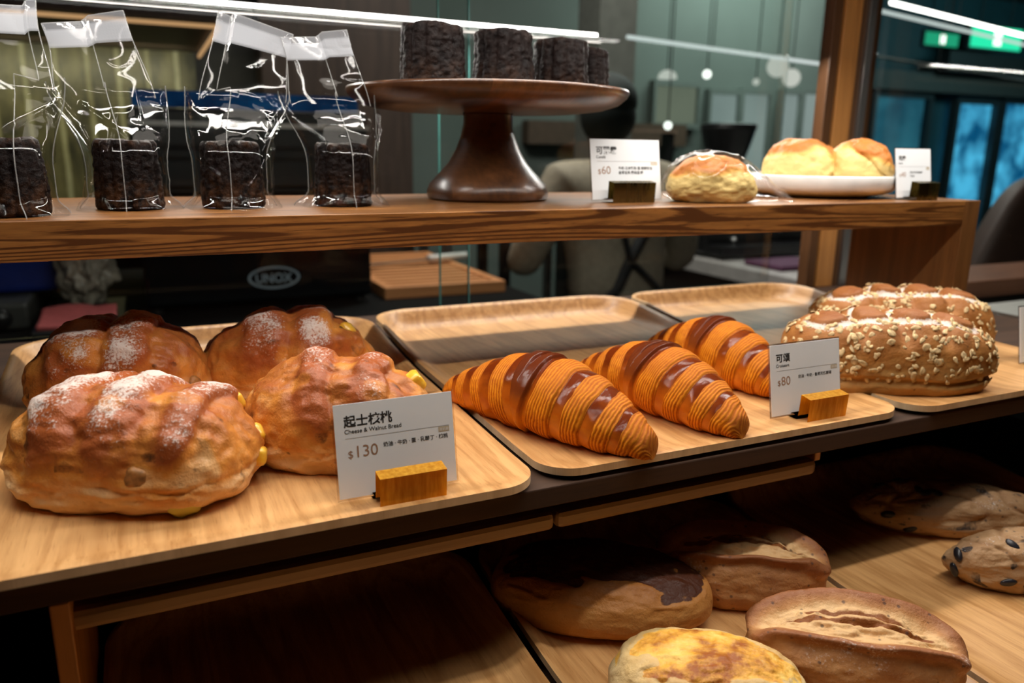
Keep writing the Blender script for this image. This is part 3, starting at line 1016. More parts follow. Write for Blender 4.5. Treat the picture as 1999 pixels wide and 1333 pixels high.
def oat_loaf(c, ang, L, W, H, seed, label):
    t = thing('oat_loaf', label, 'bread', P(c[0], c[1], -1.0), math.radians(ang), 'oat loaves on the right tray')
    V, F, q, nr = loaf(L, W, H, 64, 2.9, 0.34)
    x, y, z = q[:, 0], q[:, 1], q[:, 2]
    top = sstep(0.35, 0.8, z)
    xs = (-0.62, -0.22, 0.18, 0.60)
    pocket = np.zeros_like(x)
    rim = np.zeros_like(x)
    valley = np.zeros_like(x)
    for k_, xc in enumerate(xs):
        e = np.sqrt(((x - xc) / 0.19) ** 2 + ((y + 0.12) / 0.42) ** 2) + 0.06 * noise(q, 4, seed + k_)
        pocket = np.maximum(pocket, sstep(1.0, 0.8, e))
        rim = np.maximum(rim, np.exp(-((e - 1.12) / 0.22) ** 2))
    for xc in (-0.42, -0.02, 0.39):
        valley = np.maximum(valley, np.exp(-((x - xc) / 0.07) ** 2))
    h = 0.4 * fbm(q, 1.6, seed, 3) - 1.5 * valley * top + 0.35 * pocket * top - 0.35 * rim * top
    crease = np.exp(-((z + 0.28 - 0.12 * noise(q, 1.8, seed + 3)) / 0.07) ** 2)
    h -= 0.8 * crease
    h += 0.06 * noise(q, 12, seed + 5)
    V = V + nr * (h * 0.075 * H * U)[:, None] * sstep(-0.97, -0.6, z)[:, None]
    V = settle(V)
    zz = V[:, 2] / (H * U)
    crust = 0.2 + 0.55 * sstep(0.2, 0.85, zz) + 0.12 * pocket * top
    flour = 1.15 * rim * top * sstep(0.5, 0.9, zz) * (1 - pocket) + 0.16 * sstep(0.6, 1, zz) * (1 - pocket) + 0.25 * valley * top
    mesh_obj('crust', V, F, M['oatbread'], t, attrs=dict(crust=crust, flour=flour, dark=0 * x, cheese=0 * x))
    # oat flakes stuck to the sides
    rr = np.random.RandomState(seed)
    tri_c = V[F].mean(1)
    qc = q[F].mean(1)
    nc = nr[F].mean(1)
    pc = pocket[F].mean(1)
    zc_ = zz[F].mean(1)
    ar = np.linalg.norm(np.cross(V[F[:, 1]] - V[F[:, 0]], V[F[:, 3]] - V[F[:, 0]]), axis=1)
    wgt = ar * sstep(0.10, 0.45, zc_ + 0.1) * (1 - pc) * (1 - 0.75 * sstep(0.93, 1.0, zc_))
    wgt = wgt + ar * 0.06 * (zc_ > 0.05)
    wgt /= wgt.sum()
    pick = rr.choice(len(tri_c), 520, p=wgt)
    OV, OF = [], []
    for i in pick:
        c0 = Vector(tri_c[i])
        n0 = Vector(nc[i]).normalized()
        rx, ry = rr.uniform(0.0024, 0.0046), rr.uniform(0.0016, 0.0031)
        if rr.rand() < 0.3:
            rx *= 0.55
            ry *= 0.6
        tq = n0.to_track_quat('Z', 'Y').to_matrix()
        rot = Matrix.Rotation(rr.uniform(0, 6.28), 3, 'Z')
        tilt = Matrix.Rotation(rr.uniform(-0.35, 0.35), 3, 'X') @ Matrix.Rotation(rr.uniform(-0.35, 0.35), 3, 'Y')
        b0 = len(OV)
        kk = 9
        for (rs, hz) in ((1.0, -0.0004), (0.94, 0.0003), (0.45, 0.0004)):
            for j in range(kk):
                aa = 2 * PI * j / kk
                e = 1 + 0.14 * math.sin(aa * 2 + i) + 0.08 * math.sin(3 * aa + i * 0.7)
                pz = hz + 0.0004 * math.cos(aa * 2 + i)
                p_ = tq @ (tilt @ (rot @ Vector((rx * rs * e * math.cos(aa), ry * rs * e * math.sin(aa), pz))))
                p_ = c0 + n0 * 0.0004 + p_
                OV.append((p_.x, p_.y, max(p_.z, 0.0002)))
        for ring in (0, 1):
            for j in range(kk):
                j2 = (j + 1) % kk
                OF.append((b0 + ring * kk + j, b0 + ring * kk + j2, b0 + (ring + 1) * kk + j2, b0 + (ring + 1) * kk + j))
        OF.append(tuple(b0 + 2 * kk + j for j in range(kk)))
    o = mesh_obj('oat_flakes', OV, OF, M['oat'], t)
    o['kind'] = 'stuff'
    return t


oat_loaf((2.945, 2.345), -27, 0.445, 0.235, 0.330, 5, 'oat-sprinkled loaf in front, beside the 80 dollar card')
oat_loaf((3.500, 2.725), -27, 0.455, 0.22, 0.345, 19, 'oat-sprinkled loaf standing behind the front oat loaf')


# ------------------------------------------------------------------ loaves on the lower shelf
ZL = -1.68


def topped_loaf(c, ang, L, W, H, seed, mat, label, mode):
    t = thing('topped_loaf', label, 'bread', P(c[0], c[1], ZL), math.radians(ang), 'cheese-topped loaves on the lower shelf')
    V, F, q, nr = loaf(L, W, H, 56, 2.3, 0.36)
    x, y, z = q[:, 0], q[:, 1], q[:, 2]
    e = np.sqrt((x / 0.95) ** 2 + (y / 0.80) ** 2) + 0.25 * fbm(q, 3.2, seed, 3)
    mask = sstep(1.0, 0.82, e) * sstep(0.25, 0.6, z)
    h = 0.25 * fbm(q, 1.8, seed, 4) + mask * (0.30 * np.abs(fbm(q, 7, seed + 2, 3)) - 0.1)
    h += 0.30 * np.exp(-((e - 1.05) / 0.12) ** 2) * sstep(0.1, 0.5, z)
    V = settle(V + nr * (h * 0.11 * H * U)[:, None] * sstep(-0.95, -0.5, z)[:, None])
    zz = V[:, 2] / (H * U)
    crust = 0.15 + 0.6 * sstep(0.3, 0.95, zz)
    if mode == 'dark':
        dk = mask * 0.95
        ch = mask * 0.55 * sstep(0.1, 0.5, noise(q, 5, seed + 8))
        fl = 0 * x
    else:
        ch = mask * (0.95 + 0.4 * noise(q, 3, seed + 4))
        dk = 0 * x
        fl = 0.05 + 0 * x
        crust -= 0.15
    mesh_obj('crust', V, F, mat, t, attrs=dict(crust=crust, flour=fl, dark=dk, cheese=ch))
    return t


def slashed_loaf(c, ang, L, W, H, seed, label):
    t = thing('slashed_loaf', label, 'bread', P(c[0], c[1], ZL), math.radians(ang), 'slashed loaves on the lower shelf')
    V, F, q, nr = loaf(L, W, H, 60, 2.2, 0.38)
    x, y, z = q[:, 0], q[:, 1], q[:, 2]
    e = np.sqrt((x / 0.92) ** 2 + ((y + 0.04) / 0.60) ** 2) + 0.06 * noise(q, 3, seed)
    openm = sstep(1.02, 0.92, e) * sstep(0.2, 0.5, z)
    lip = np.exp(-((e - 1.10) / 0.10) ** 2) * sstep(0.1, 0.4, z)
    wv = 0.05 * noise(q, 5, seed + 21)
    inner = np.exp(-((y - 0.30 + 0.22 * x * x + wv) / 0.13) ** 2) * openm * sstep(0.62, 0.45, np.abs(x - 0.05))
    inner = np.maximum(inner, np.exp(-((y + 0.02 + 0.10 * x * x + wv) / 0.13) ** 2) * openm * sstep(0.85, 0.65, np.abs(x)))
    h = 0.22 * fbm(q, 2, seed, 4) - 0.75 * openm + 0.85 * lip - 0.3 * inner + openm * 0.3 * fbm(q, 6, seed + 3, 3)
    V = settle(V + nr * (h * 0.16 * H * U)[:, None] * sstep(-0.95, -0.5, z)[:, None])
    zz = V[:, 2] / (H * U)
    crust = 0.50 + 0.4 * lip + 0.25 * sstep(0.4, 0.9, zz) - 0.72 * openm + 0.3 * inner
    dark = 1.1 * inner + 0.6 * lip * sstep(0.2, 0.5, noise(q, 5, seed + 4))
    flour = 0.42 * sstep(0.2, 0.5, zz) * (1 - openm) * (y < 0.1) * (0.7 + 0.6 * noise(q, 2.5, seed + 6))
    mesh_obj('crust', V, F, M['slashloaf'], t, attrs=dict(crust=crust, flour=flour, dark=dark, cheese=0 * x))
    return t


def olive_loaf(c, ang, L, W, H, seed, label):
    t = thing('olive_loaf', label, 'bread', P(c[0], c[1], ZL), math.radians(ang), 'olive loaves on the lower shelf')
    V, F, q, nr = loaf(L, W, H, 60, 2.05, 0.40)
    x, y, z = q[:, 0], q[:, 1], q[:, 2]
    tw = np.sin((x * 1.7 + y * 0.5 + z * 0.4 + 0.55 * noise(q, 1.6, seed + 31)) * PI)
    h = 0.45 * fbm(q, 1.8, seed, 4) - 0.45 * np.exp(-(tw / 0.28) ** 2) * sstep(-0.2, 0.4, z) + 0.25 * noise(q, 4, seed + 32)
    V = settle(V + nr * (h * 0.12 * H * U)[:, None] * sstep(-0.95, -0.5, z)[:, None])
    zz = V[:, 2] / (H * U)
    crust = 0.25 + 0.35 * sstep(0.2, 0.8, zz) + 0.2 * np.exp(-(tw / 0.25) ** 2)
    flour = 0.5 * sstep(0.35, 0.9, zz) * (0.8 + 0.7 * noise(q, 2.6, seed + 2))
    dark = 0.55 * sstep(0.5, 0.75, noise(q, 4.5, seed + 5))
    mesh_obj('crust', V, F, M['oliveloaf'], t, attrs=dict(crust=crust, flour=flour, dark=dark, cheese=0 * x))
    rr = np.random.RandomState(seed)
    cand = np.where((z > -0.4) & (y < 0.5))[0]
    for kx in range(7):
        i = int(rr.choice(cand))
        bm = bmesh.new()
        add_sphere(bm, (0, 0, 0), 0.0042, 12, (1.5, 0.8, 0.5))
        rot = Vector(nr[i]).to_track_quat('Z', 'Y').to_matrix().to_4x4()
        bm.transform(Matrix.Translation(Vector(V[i])) @ rot @ Matrix.Rotation(rr.rand() * 6, 4, 'Z'))
        for v in bm.verts:
            v.co.z = max(v.co.z, 0.0002)
        bm_obj('olive_piece', bm, M['olive'], t, True)
    return t


topped_loaf((1.421, 2.22), -33, 0.408, 0.25, 0.215, 61, M['darkloaf'], 'shaded loaf with a dark cheese crust at the left on the lower shelf', 'dark')
topped_loaf((1.426, 1.60), -33, 0.30, 0.185, 0.225, 66, M['cheeseloaf'], 'pale loaf topped with browned yellow cheese, nearest on the lower shelf', 'cheese')
slashed_loaf((1.99, 2.10), -32, 0.322, 0.185, 0.245, 71, 'shaded slashed loaf behind the bright slashed loaf on the lower shelf')
slashed_loaf((1.965, 1.536), -38, 0.335, 0.175, 0.245, 77, 'brightly lit slashed loaf with a wide open cut in the front')
olive_loaf((3.252, 2.150), -28, 0.431, 0.17, 0.208, 83, 'long shaded olive loaf at the back of the right lower tray')
olive_loaf((3.095, 1.690), -22, 0.310, 0.135, 0.215, 89, 'floury olive loaf at the front of the right lower tray')


# ------------------------------------------------------------------ caneles
def canele_mesh(seed, r=0.122, hgt=0.245, n=120, m_=56):
    vs = []
    prof = []
    for i in range(m_):
        t = i / (m_ - 1)
        prof.append(t)
    th = np.linspace(0, 2 * PI, n, endpoint=False)
    rows = []
    # side from the base up, then rim and dished top
    for t in np.linspace(0, 1, m_):
        z = t * hgt
        rr = r * (1.0 - 0.13 * t) * (1 - 0.10 * max(0, (t - 0.93) / 0.07) ** 2) * (1 - 0.06 * max(0, (0.06 - t) / 0.06) ** 2)
        fl = 0.115 * np.abs(np.cos(6 * th)) ** 0.8 * (0.55 + 0.45 * t) - 0.03
        rows.append((rr * (0.965 + fl), np.full(n, z)))
    for s in np.linspace(0.94, 0.0, 14):
        z = hgt * (1.0 - 0.07 * (1 - (s / 0.94) ** 2) + 0.012 * math.sin(min(1, s / 0.94) * PI))
        rows.append((rows[m_ - 1][0] * s + 1e-5, np.full(n, z)))
    V = []
    for (rr, z) in rows:
        V.append(np.stack([rr * np.cos(th), rr * np.sin(th), z], -1))
    V = np.concatenate(V)
    d = 0.004 * noise(V, 9, seed) + 0.003 * noise(V, 50, seed + 1) + 0.003 * noise(V, 110, seed + 2)
    rad = V.copy()
    rad[:, 2] = 0
    nn = np.linalg.norm(rad, axis=1)[:, None] + 1e-6
    V = V + rad / nn * d[:, None]
    V[:, 2] += 0.006 * noise(V, 30, seed + 3) * (V[:, 2] > 0.9 * hgt)
    V[:, 2] = np.maximum(V[:, 2], 0)
    R = len(rows)
    idx = np.arange(R * n).reshape(R, n)
    i2 = np.roll(idx, -1, 1)
    F = np.stack([idx[:-1], i2[:-1], i2[1:], idx[1:]], -1).reshape(-1, 4).tolist()
    F.append(tuple(idx[0][::-1]))
    brown = sstep(0.6, 0.1, V[:, 2] / hgt) * 0.5 + 0.25 * sstep(0.8, 1, V[:, 2] / hgt)
    return V * U, F, brown


def canele(loc, seed, label, group, s=1.0, rot=0.0, brown=1.0, tall=1.0):
    V, F, b = canele_mesh(seed)
    V = V * np.array([s, s, s * tall])
    o = mesh_obj('canele', V, F, M['canele'], attrs=dict(brown=b * brown), loc=loc)
    o.rotation_euler = (0, 0, rot)
    return tag(o, label, 'canele', group)


# ------------------------------------------------------------------ cellophane bags
def bag(c, seed, label, rot, lean, fold, hflap=0.29, hbody=0.46, wmouth=0.205, wflap=0.135):
    t = thing('cellophane_bag', label, 'bag', P(c[0], c[1], ST + 0.001), rot, 'clear bags holding caneles')
    n, mrow = 220, 90
    th = np.linspace(0, 2 * PI, n, endpoint=False)
    V = []
    for i in range(mrow):
        v = i / (mrow - 1)
        a = 0.142 + (wmouth - 0.142) * sstep(0.35, 1, v) + 0.035 * (1 - sstep(0, 0.12, v))
        b = 0.140 - 0.075 * sstep(0.35, 1, v) + 0.02 * (1 - sstep(0, 0.12, v))
        p = 3.5 - 1.4 * sstep(0.2, 1, v)
        c_, s_ = np.cos(th), np.sin(th)
        k_ = (np.abs(c_) ** p + np.abs(s_) ** p) ** (-1 / p)
        x = a * k_ * c_ + lean[0] * 0.5 * sstep(0.4, 1, v) ** 1.5
        y = b * k_ * s_ + 0.055 * sstep(0.4, 1, v)
        z = np.full(n, v * hbody)
        V.append(np.stack([x, y, z], -1))
    V = np.concatenate(V)
    vv = np.repeat(np.linspace(0, 1, mrow), n)
    q = V.copy()
    q[:, 2] *= 0.5
    rid = (1 - np.abs(noise(q, 9, seed))) ** 6 - 0.3
    rid2 = (1 - np.abs(noise(V, 15, seed + 5))) ** 8 - 0.2
    d = 0.003 * rid + 0.002 * rid2 + 0.006 * noise(q, 3.5, seed + 2)
    rad = V - np.stack([lean[0] * 0.5 * sstep(0.4, 1, vv) ** 1.5, 0.055 * sstep(0.4, 1, vv), V[:, 2]], -1)
    rad /= np.linalg.norm(rad, axis=1)[:, None] + 1e-6
    # long straight fold lines
    rs = np.random.RandomState(seed)
    an = np.tile(th, mrow)
    for _ in range(8):
        a0, v0 = rs.uniform(PI, 2 * PI), rs.uniform(0.05, 0.9)
        dirx, dirv = rs.uniform(-0.5, 0.5), rs.uniform(0.15, 0.45) * rs.choice([-1, 1])
        du = ((an - a0 + PI) % (2 * PI) - PI) * 0.5
        dv = vv - v0
        L2 = dirx ** 2 + dirv ** 2
        tt = np.clip((du * dirx + dv * dirv) / L2, 0, 1)
        dist = np.sqrt((du - tt * dirx) ** 2 + (dv - tt * dirv) ** 2)
        d = d + 0.010 * np.clip(1 - dist / 0.024, 0, 1)
    # keep clear of the canele inside
    V = V + rad * np.maximum(d, -0.004)[:, None] * sstep(0.0, 0.1, vv + 0.05)[:, None]
    bot = (1 - sstep(0.0, 0.16, vv))
    V = V + rad * (0.030 * bot * np.maximum(0, noise(V, 10, seed + 7)))[:, None]
    V[:, 2] = np.maximum(V[:, 2], 0)
    idx = np.arange(mrow * n).reshape(mrow, n)
    i2 = np.roll(idx, -1, 1)
    F = np.stack([idx[:-1], i2[:-1], i2[1:], idx[1:]], -1).reshape(-1, 4).tolist()
    mesh_obj('film', V * U, F, M['film'], t)
    body = V.reshape(mrow, n, 3)
    # front panel rises above the mouth as the closing flap, creased once
    nx, nz = 64, 26
    FV, band = [], []
    for j in range(nz + 1):
        v = j / nz
        for i in range(nx):
            an = 2 * PI * i / nx
            s = math.cos(an)
            w = wmouth * 0.80 + (wflap - wmouth * 0.80) * sstep(0, 0.8, v)
            x = s * w + lean[0] * (0.5 + 0.5 * v * (1 + 0.3 * v))
            y = -0.005 - 0.020 * (1 - abs(s) ** 2.5) * (1 - v) + (lean[1] + 0.04) * v - (abs(s - fold) * 0.05 * v) - 0.007 * math.sin(an)
            z = hbody - 0.05 + (hflap + 0.05) * v + lean[2] * s * v - 0.018 * v * float(sstep(fold + 0.05, fold - 0.05, s))
            FV.append((x, y, z))
            band.append(v)
    FV = np.array(FV)
    FV[:, 1] += (0.006 * noise(FV, 9, seed + 11) + 0.005 * ((1 - np.abs(noise(FV, 8, seed + 12))) ** 6)) * (1 - 0.6 * np.array(band))
    FF = []
    for j in range(nz):
        for i in range(nx):
            a0, a1 = j * nx + i, j * nx + (i + 1) % nx
            FF.append((a0, a1, a1 + nx, a0 + nx))
    mesh_obj('flap', FV * U, FF, M['film'], t)
    # welded and folded edges, pale tubes painting in the light they catch
    fl = FV.reshape(nz + 1, nx, 3)
    kf = int(round(nx / 2 + (nx / 2) * (math.acos(max(-1, min(1, -fold))) / PI)))
    kf = max(nx // 2 + 3, min(nx - 3, kf))
    front = int(round((1.5 + 0.12 * fold) / 2 * n))
    paths = [fl[:, 0], fl[:, nx // 2], fl[nz, :nx // 2 + 1], np.concatenate([body[:, front] + np.array([0, -0.004, 0]), fl[3:, kf]]), body[:, 6], body[:, n // 2 - 6]]
    sv, sf = [], []
    for pth in paths:
        b0 = len(sv)
        for i in range(len(pth)):
            tn = pth[min(i + 1, len(pth) - 1)] - pth[max(i - 1, 0)]
            tn = Vector(tn).normalized()
            e1 = tn.cross(Vector((0.3, -1, 0.2))).normalized()
            e2 = tn.cross(e1)
            for k_ in range(5):
                an_ = 2 * PI * k_ / 5
                p_ = Vector(pth[i]) + (e1 * math.cos(an_) + e2 * math.sin(an_)) * 0.0022
                sv.append((p_.x, p_.y, max(p_.z, 0)))
        for i in range(len(pth) - 1):
            for k_ in range(5):
                sf.append((b0 + i * 5 + k_, b0 + i * 5 + (k_ + 1) % 5, b0 + (i + 1) * 5 + (k_ + 1) % 5, b0 + (i + 1) * 5 + k_))
    mesh_obj('welded_edge', np.array(sv) * U, sf, M['weld'], t)
    # adhesive strip printed along the top of the flap
    j0 = int(nz * 0.66)
    half = [i for i in range(nx // 2 + 1)]
    SV, SF, bb = [], [], []
    for j in range(j0, nz + 1):
        for i in half:
            p_ = FV[j * nx + i].copy()
            p_[1] -= 0.0035
            SV.append(p_)
            bb.append(1.0 if 0.68 < band[j * nx] < 0.90 else 0.0)
    for j in range(nz - j0):
        for i in range(len(half) - 1):
            a0 = j * len(half) + i
            SF.append((a0, a0 + 1, a0 + len(half) + 1, a0 + len(half)))
    mesh_obj('adhesive_strip', np.array(SV) * U, SF, M['strip'], t, attrs=dict(band=bb), smooth=False)
    return t


CG = 'bagged caneles on the riser shelf'
bags = [
    ((-0.42, 3.13), 1, (0.01, 0.06, 0.012), 0.75, 'leftmost'),
    ((-0.055, 3.345), 2, (-0.085, 0.05, 0.022), 0.0, 'second from left'),
    ((0.318, 3.33), 3, (0.125, 0.06, -0.045), -0.6, 'third from left'),
    ((0.765, 3.345), 4, (-0.075, 0.05, 0.016), 0.2, 'next to the cake stand'),
]
names4 = ('bagged dark canele cut off by the left end of the picture', 'bagged dark canele, second from the left on the riser shelf',
          'bagged dark canele, third from the left on the riser shelf', 'bagged dark canele right beside the foot of the cake stand')
bagn = ('clear bag around the leftmost canele, its strip cut off by the picture edge', 'clear creased bag around the second canele from the left',
        'clear bag around the third canele, white strip sloping down to the right', 'clear bag around the canele beside the cake stand')
for i_, (c, sd, lean, fold, _) in enumerate(bags):
    canele(P(c[0], c[1], ST + 0.003), 100 + sd, names4[i_], CG, 1.0, 0.3 * i_, 1.0, 1.04)
    bag(c, 200 + sd, bagn[i_], (0.05, -0.08, 0.1, 0.0)[i_], lean, fold,
        hflap=(0.235, 0.235, 0.26, 0.235)[i_])

# ------------------------------------------------------------------ cake stand with four caneles
stand = thing('cake_stand', 'round walnut cake stand holding unwrapped dark caneles', 'cake stand', P(1.55, 3.62, ST))
prof = [(0.001, 0.0), (0.285, 0.0), (0.300, 0.012), (0.302, 0.040), (0.288, 0.075), (0.245, 0.120), (0.195, 0.175), (0.160, 0.235), (0.135, 0.30), (0.122, 0.36), (0.120, 0.40), (0.125, 0.415)]
V, F = lathe([(r * U, z * U) for r, z in prof], 72)
mesh_obj('pedestal', V, F, M['stand'], stand)
prof = [(0.0, 0.410), (0.30, 0.412), (0.46, 0.418), (0.56, 0.430), (0.63, 0.452), (0.668, 0.482), (0.680, 0.505), (0.676, 0.516), (0.66, 0.518), (0.58, 0.500), (0.35, 0.490), (0.0, 0.488)]
V, F = lathe([(max(r, 0.001) * U, z * U) for r, z in prof], 96)
mesh_obj('plate', V, F, M['stand'], stand)
zs = ST + 0.494
SG = 'caneles on the cake stand'
for i_, (x, y, s, lab) in enumerate(((1.19, 3.40, 1.18, 'dark fluted canele at the left edge of the cake stand'),
                                     (1.54, 3.42, 1.18, 'dark fluted canele, second from the left on the cake stand'),
                                     (1.855, 3.46, 1.13, 'dark fluted canele, third from the left on the cake stand'),
                                     (2.08, 3.62, 1.08, 'dark canele half hidden at the right end of the cake stand'))):
    canele(P(x, y, zs), 140 + i_, lab, SG, s, 0.4 * i_ + 0.2, 0.35, 0.92)


# ------------------------------------------------------------------ price signs
def text_mesh(lines, depth=0.0):
    """lines = [(text, x, y, size, embolden)] in metres, returns verts, faces in the XZ plane facing -Y"""
    V, F = [], []
    for (body, x, y, size, emb) in lines:
        cu = bpy.data.curves.new('txt', 'FONT')
        cu.body = body
        cu.size = size
        cu.offset = emb
        cu.resolution_u = 3
        o = bpy.data.objects.new('txt', cu)
        COL.objects.link(o)
        dg = bpy.context.evaluated_depsgraph_get()
        me = bpy.data.meshes.new_from_object(o.evaluated_get(dg))
        b0 = len(V)
        for v in me.vertices:
            V.append((v.co.x + x, 0.0, v.co.y + y))
        for p_ in me.polygons:
            F.append(tuple(b0 + i for i in p_.vertices))
        bpy.data.objects.remove(o)
        bpy.data.curves.remove(cu)
        bpy.data.meshes.remove(me)
    return V, F


M['sleeve'] = glass_thin('clear_sleeve', (0.90, 0.88, 0.87, 1), 0.8, 0.08)


def print_card(flat, W_, H_, fs, title, eng, price, ingr, tagtext):
    ts = 0.1 * W_ * fs
    lines = [(title, 0.075 * W_, H_ * 0.765, ts, 0.00016), (eng, 0.075 * W_, H_ * 0.685, 0.048 * W_, 0.00003)]
    isz = 0.042 * W_
    for r_, ln in enumerate(ingr):
        lines.append((ln, 0.385 * W_, H_ * (0.50 - 0.075 * r_), isz, 0.00004))
    V, F = text_mesh(lines)
    flat('lettering', V, F, M['ink'])
    V, F = text_mesh([('$', 0.09 * W_, H_ * 0.425, 0.085 * W_, 0), (price, 0.14 * W_, H_ * 0.425, 0.135 * W_, 0)])
    flat('price_figures', V, F, M['brownink'])
    y0 = H_ * 0.632
    flat('rule_line', [(0.08 * W_, 0, y0), (0.96 * W_, 0, y0), (0.96 * W_, 0, y0 + 0.00022), (0.08 * W_, 0, y0 + 0.00022)], [(0, 1, 2, 3)], M['greyink'])
    flat('diet_tag', [(0.865 * W_, 0, y0 - 0.0034), (0.96 * W_, 0, y0 - 0.0034), (0.96 * W_, 0, y0 - 0.0004), (0.865 * W_, 0, y0 - 0.0004)], [(0, 1, 2, 3)], M['tan'])
    V, F = text_mesh([(tagtext, 0.872 * W_, y0 - 0.0028, 0.028 * W_, 0)])
    flat('diet_lettering', V, F, M['paper'], 0.0002)


def price_sign(loc, rot, label, title, eng, price, ingr, holder='gold', w=0.36, h=0.275, tilt=10, fs=1.0, tagtext='蛋奶素', hold_x=(0.095, 0.295), cardlift=0.012, group='price signs on the trays'):
    t = thing('price_sign', label, 'price sign', loc, rot, group)
    W_, H_ = w * U, h * U
    R = Matrix.Translation((0, 0.085 * U, cardlift * U)) @ Matrix.Rotation(-math.radians(tilt), 4, 'X')
    bm = bmesh.new()
    add_box(bm, 0, W_, 0, 0.0006, 0, H_)
    bm.transform(R)
    card = bm_obj('card', bm, M['paper'], t)
    bm = bmesh.new()
    e = 0.0012
    add_box(bm, -e, W_ + e, 0.0007, 0.0011, -e, H_ + e)
    bm.transform(R)
    bm_obj('clear_sleeve', bm, M['sleeve'], t)

    def flat(name, V, F, mat, lift=0.00012):
        V = [R @ (Vector(v) + Vector((0, -lift, 0))) for v in V]
        return mesh_obj(name, V, F, mat, card, smooth=False)

    if title:
        print_card(flat, W_, H_, fs, title, eng, price, ingr, tagtext)
    # bent metal holder: base plate, front plate, folded top
    x0, x1 = hold_x[0] * U, hold_x[1] * U
    th = 0.0010
    prof = [(0.0, 0.0), (-0.004, 0.0215), (0.0075, 0.0235)]
    bm = bmesh.new()
    pts = [(0.020, 0.0), (0.0, 0.0), (-0.0012, 0.0190), (0.0085, 0.0205), (0.0095, 0.0035), (0.0175, 0.0035)]
    back = []
    vs = []
    for (y, z) in pts:
        vs.append((bm.verts.new((x0, y, z)), bm.verts.new((x1, y, z))))
    for a, b in zip(vs[:-1], vs[1:]):
        bm.faces.new((a[0], a[1], b[1], b[0]))
    bmesh.ops.solidify(bm, geom=bm.faces[:], thickness=th * 0.9)
    zmin = min(v.co.z for v in bm.verts)
    for v in bm.verts:
        v.co.z -= zmin - 0.0001
    bm_obj('metal_holder', bm, M[holder], t)
    return t


price_sign(P(0.430, 1.985, -1.0), 0.0, 'white 130 dollar price card in a gold holder at the front edge', '起士核桃', 'Cheese & Walnut Bread', '130',
           ['奶油 ‧ 牛奶 ‧ 蛋 ‧ 乳酪丁 ‧ 核桃'], 'gold')
price_sign(P(2.115, 2.055, -1.0), 0.0, 'white 80 dollar price card in a gold holder in front of the croissants', '可頌', 'Croissant', '80', ['奶油 ‧ 牛奶 ‧ 魯邦天然酵母'], 'gold')
price_sign(P(1.960, 3.20, ST), 0.0, 'white 60 dollar canele price card beside the cake stand', '可麗露', 'Canelé', '60', ['牛奶‧日本麵粉‧蛋‧發酵奶油', '香草豆莢‧蘭姆酒‧糖'],
           'bronze', w=0.40, h=0.29, hold_x=(0.06, 0.30), group='price signs on the riser shelf')
price_sign(P(3.790, 2.985, ST), 0.0, 'white scone price card at the right end of the riser shelf', '司康', 'Scone', '40', ['奶油‧牛奶‧蛋‧蔓越莓', '麵粉‧糖'],
           'bronze', w=0.28, h=0.27, hold_x=(0.05, 0.22), group='price signs on the riser shelf')

price_sign(P(3.845, 2.20, -1.0), 0.0, 'white price card cut off by the right picture edge, beyond the oat loaves', '', '', '', [], 'gold')


# ------------------------------------------------------------------ scones
def scone(loc, L, W, H, seed, label, rot=0.0, group='scones on the white plate', crackdir=0.6):
    t = thing('scone', label, 'scone', loc, rot, group)
    V, F, q, nr = loaf(L, W, H, 48, 2.15, 0.32)
    x, y, z = q[:, 0], q[:, 1], q[:, 2]
    crack = np.exp(-((z - 0.30 + crackdir * (x - 0.1) + 0.22 * noise(q, 2.4, seed)) / 0.055) ** 2) * sstep(0.2, -0.3, y) * sstep(0.75, 0.45, np.abs(x - 0.25)) * (abs(crackdir) > 0)
    h = 0.50 * fbm(q, 1.6, seed, 3) - 1.0 * crack + 0.10 * noise(q, 6, seed + 2) + 0.07 * noise(q, 14, seed + 6)
    V = settle(V + nr * (h * 0.10 * H * U)[:, None] * sstep(-0.95, -0.5, z)[:, None])
    zz = V[:, 2] / (H * U)
    crust = -0.15 + 1.2 * sstep(0.40, 0.85, zz + 0.30 * noise(q, 1.8, seed + 3) - 0.18 * x * (1 if crackdir == 0 else -1))
    dark = 0.55 * crack
    mesh_obj('crumb', V, F, M['scone'], t, attrs=dict(crust=crust, flour=0 * x, dark=dark, cheese=0 * x))
    return t


plate = thing('serving_plate', 'white round ceramic plate carrying the scones', 'plate', P(3.62, 3.52, ST))
prof = [(0.001, 0.0), (0.30, 0.0), (0.315, 0.010), (0.39, 0.020), (0.430, 0.036), (0.448, 0.060), (0.455, 0.118), (0.450, 0.126), (0.442, 0.118), (0.432, 0.085), (0.40, 0.072), (0.001, 0.066)]
V, F = lathe([(r * U, z * U) for r, z in prof], 96)
mesh_obj('plate_body', V, F, M['white'], plate)
zp = ST + 0.068
scone(P(3.52, 3.55, zp), 0.205, 0.175, 0.26, 31, 'orange-topped scone on the left of the white plate', -0.45, crackdir=0)
scone(P(3.80, 3.36, zp), 0.185, 0.165, 0.26, 35, 'cracked scone on the right of the white plate', -0.55, crackdir=1.0)
scone(P(3.86, 3.70, zp), 0.15, 0.14, 0.22, 39, 'scone mostly hidden behind the two others on the plate', 0.3)
scone(P(2.575, 3.17, ST + 0.003), 0.225, 0.15, 0.225, 45, 'scone wrapped in clear film beside the canele price card', -0.42, 'wrapped scone', 0)

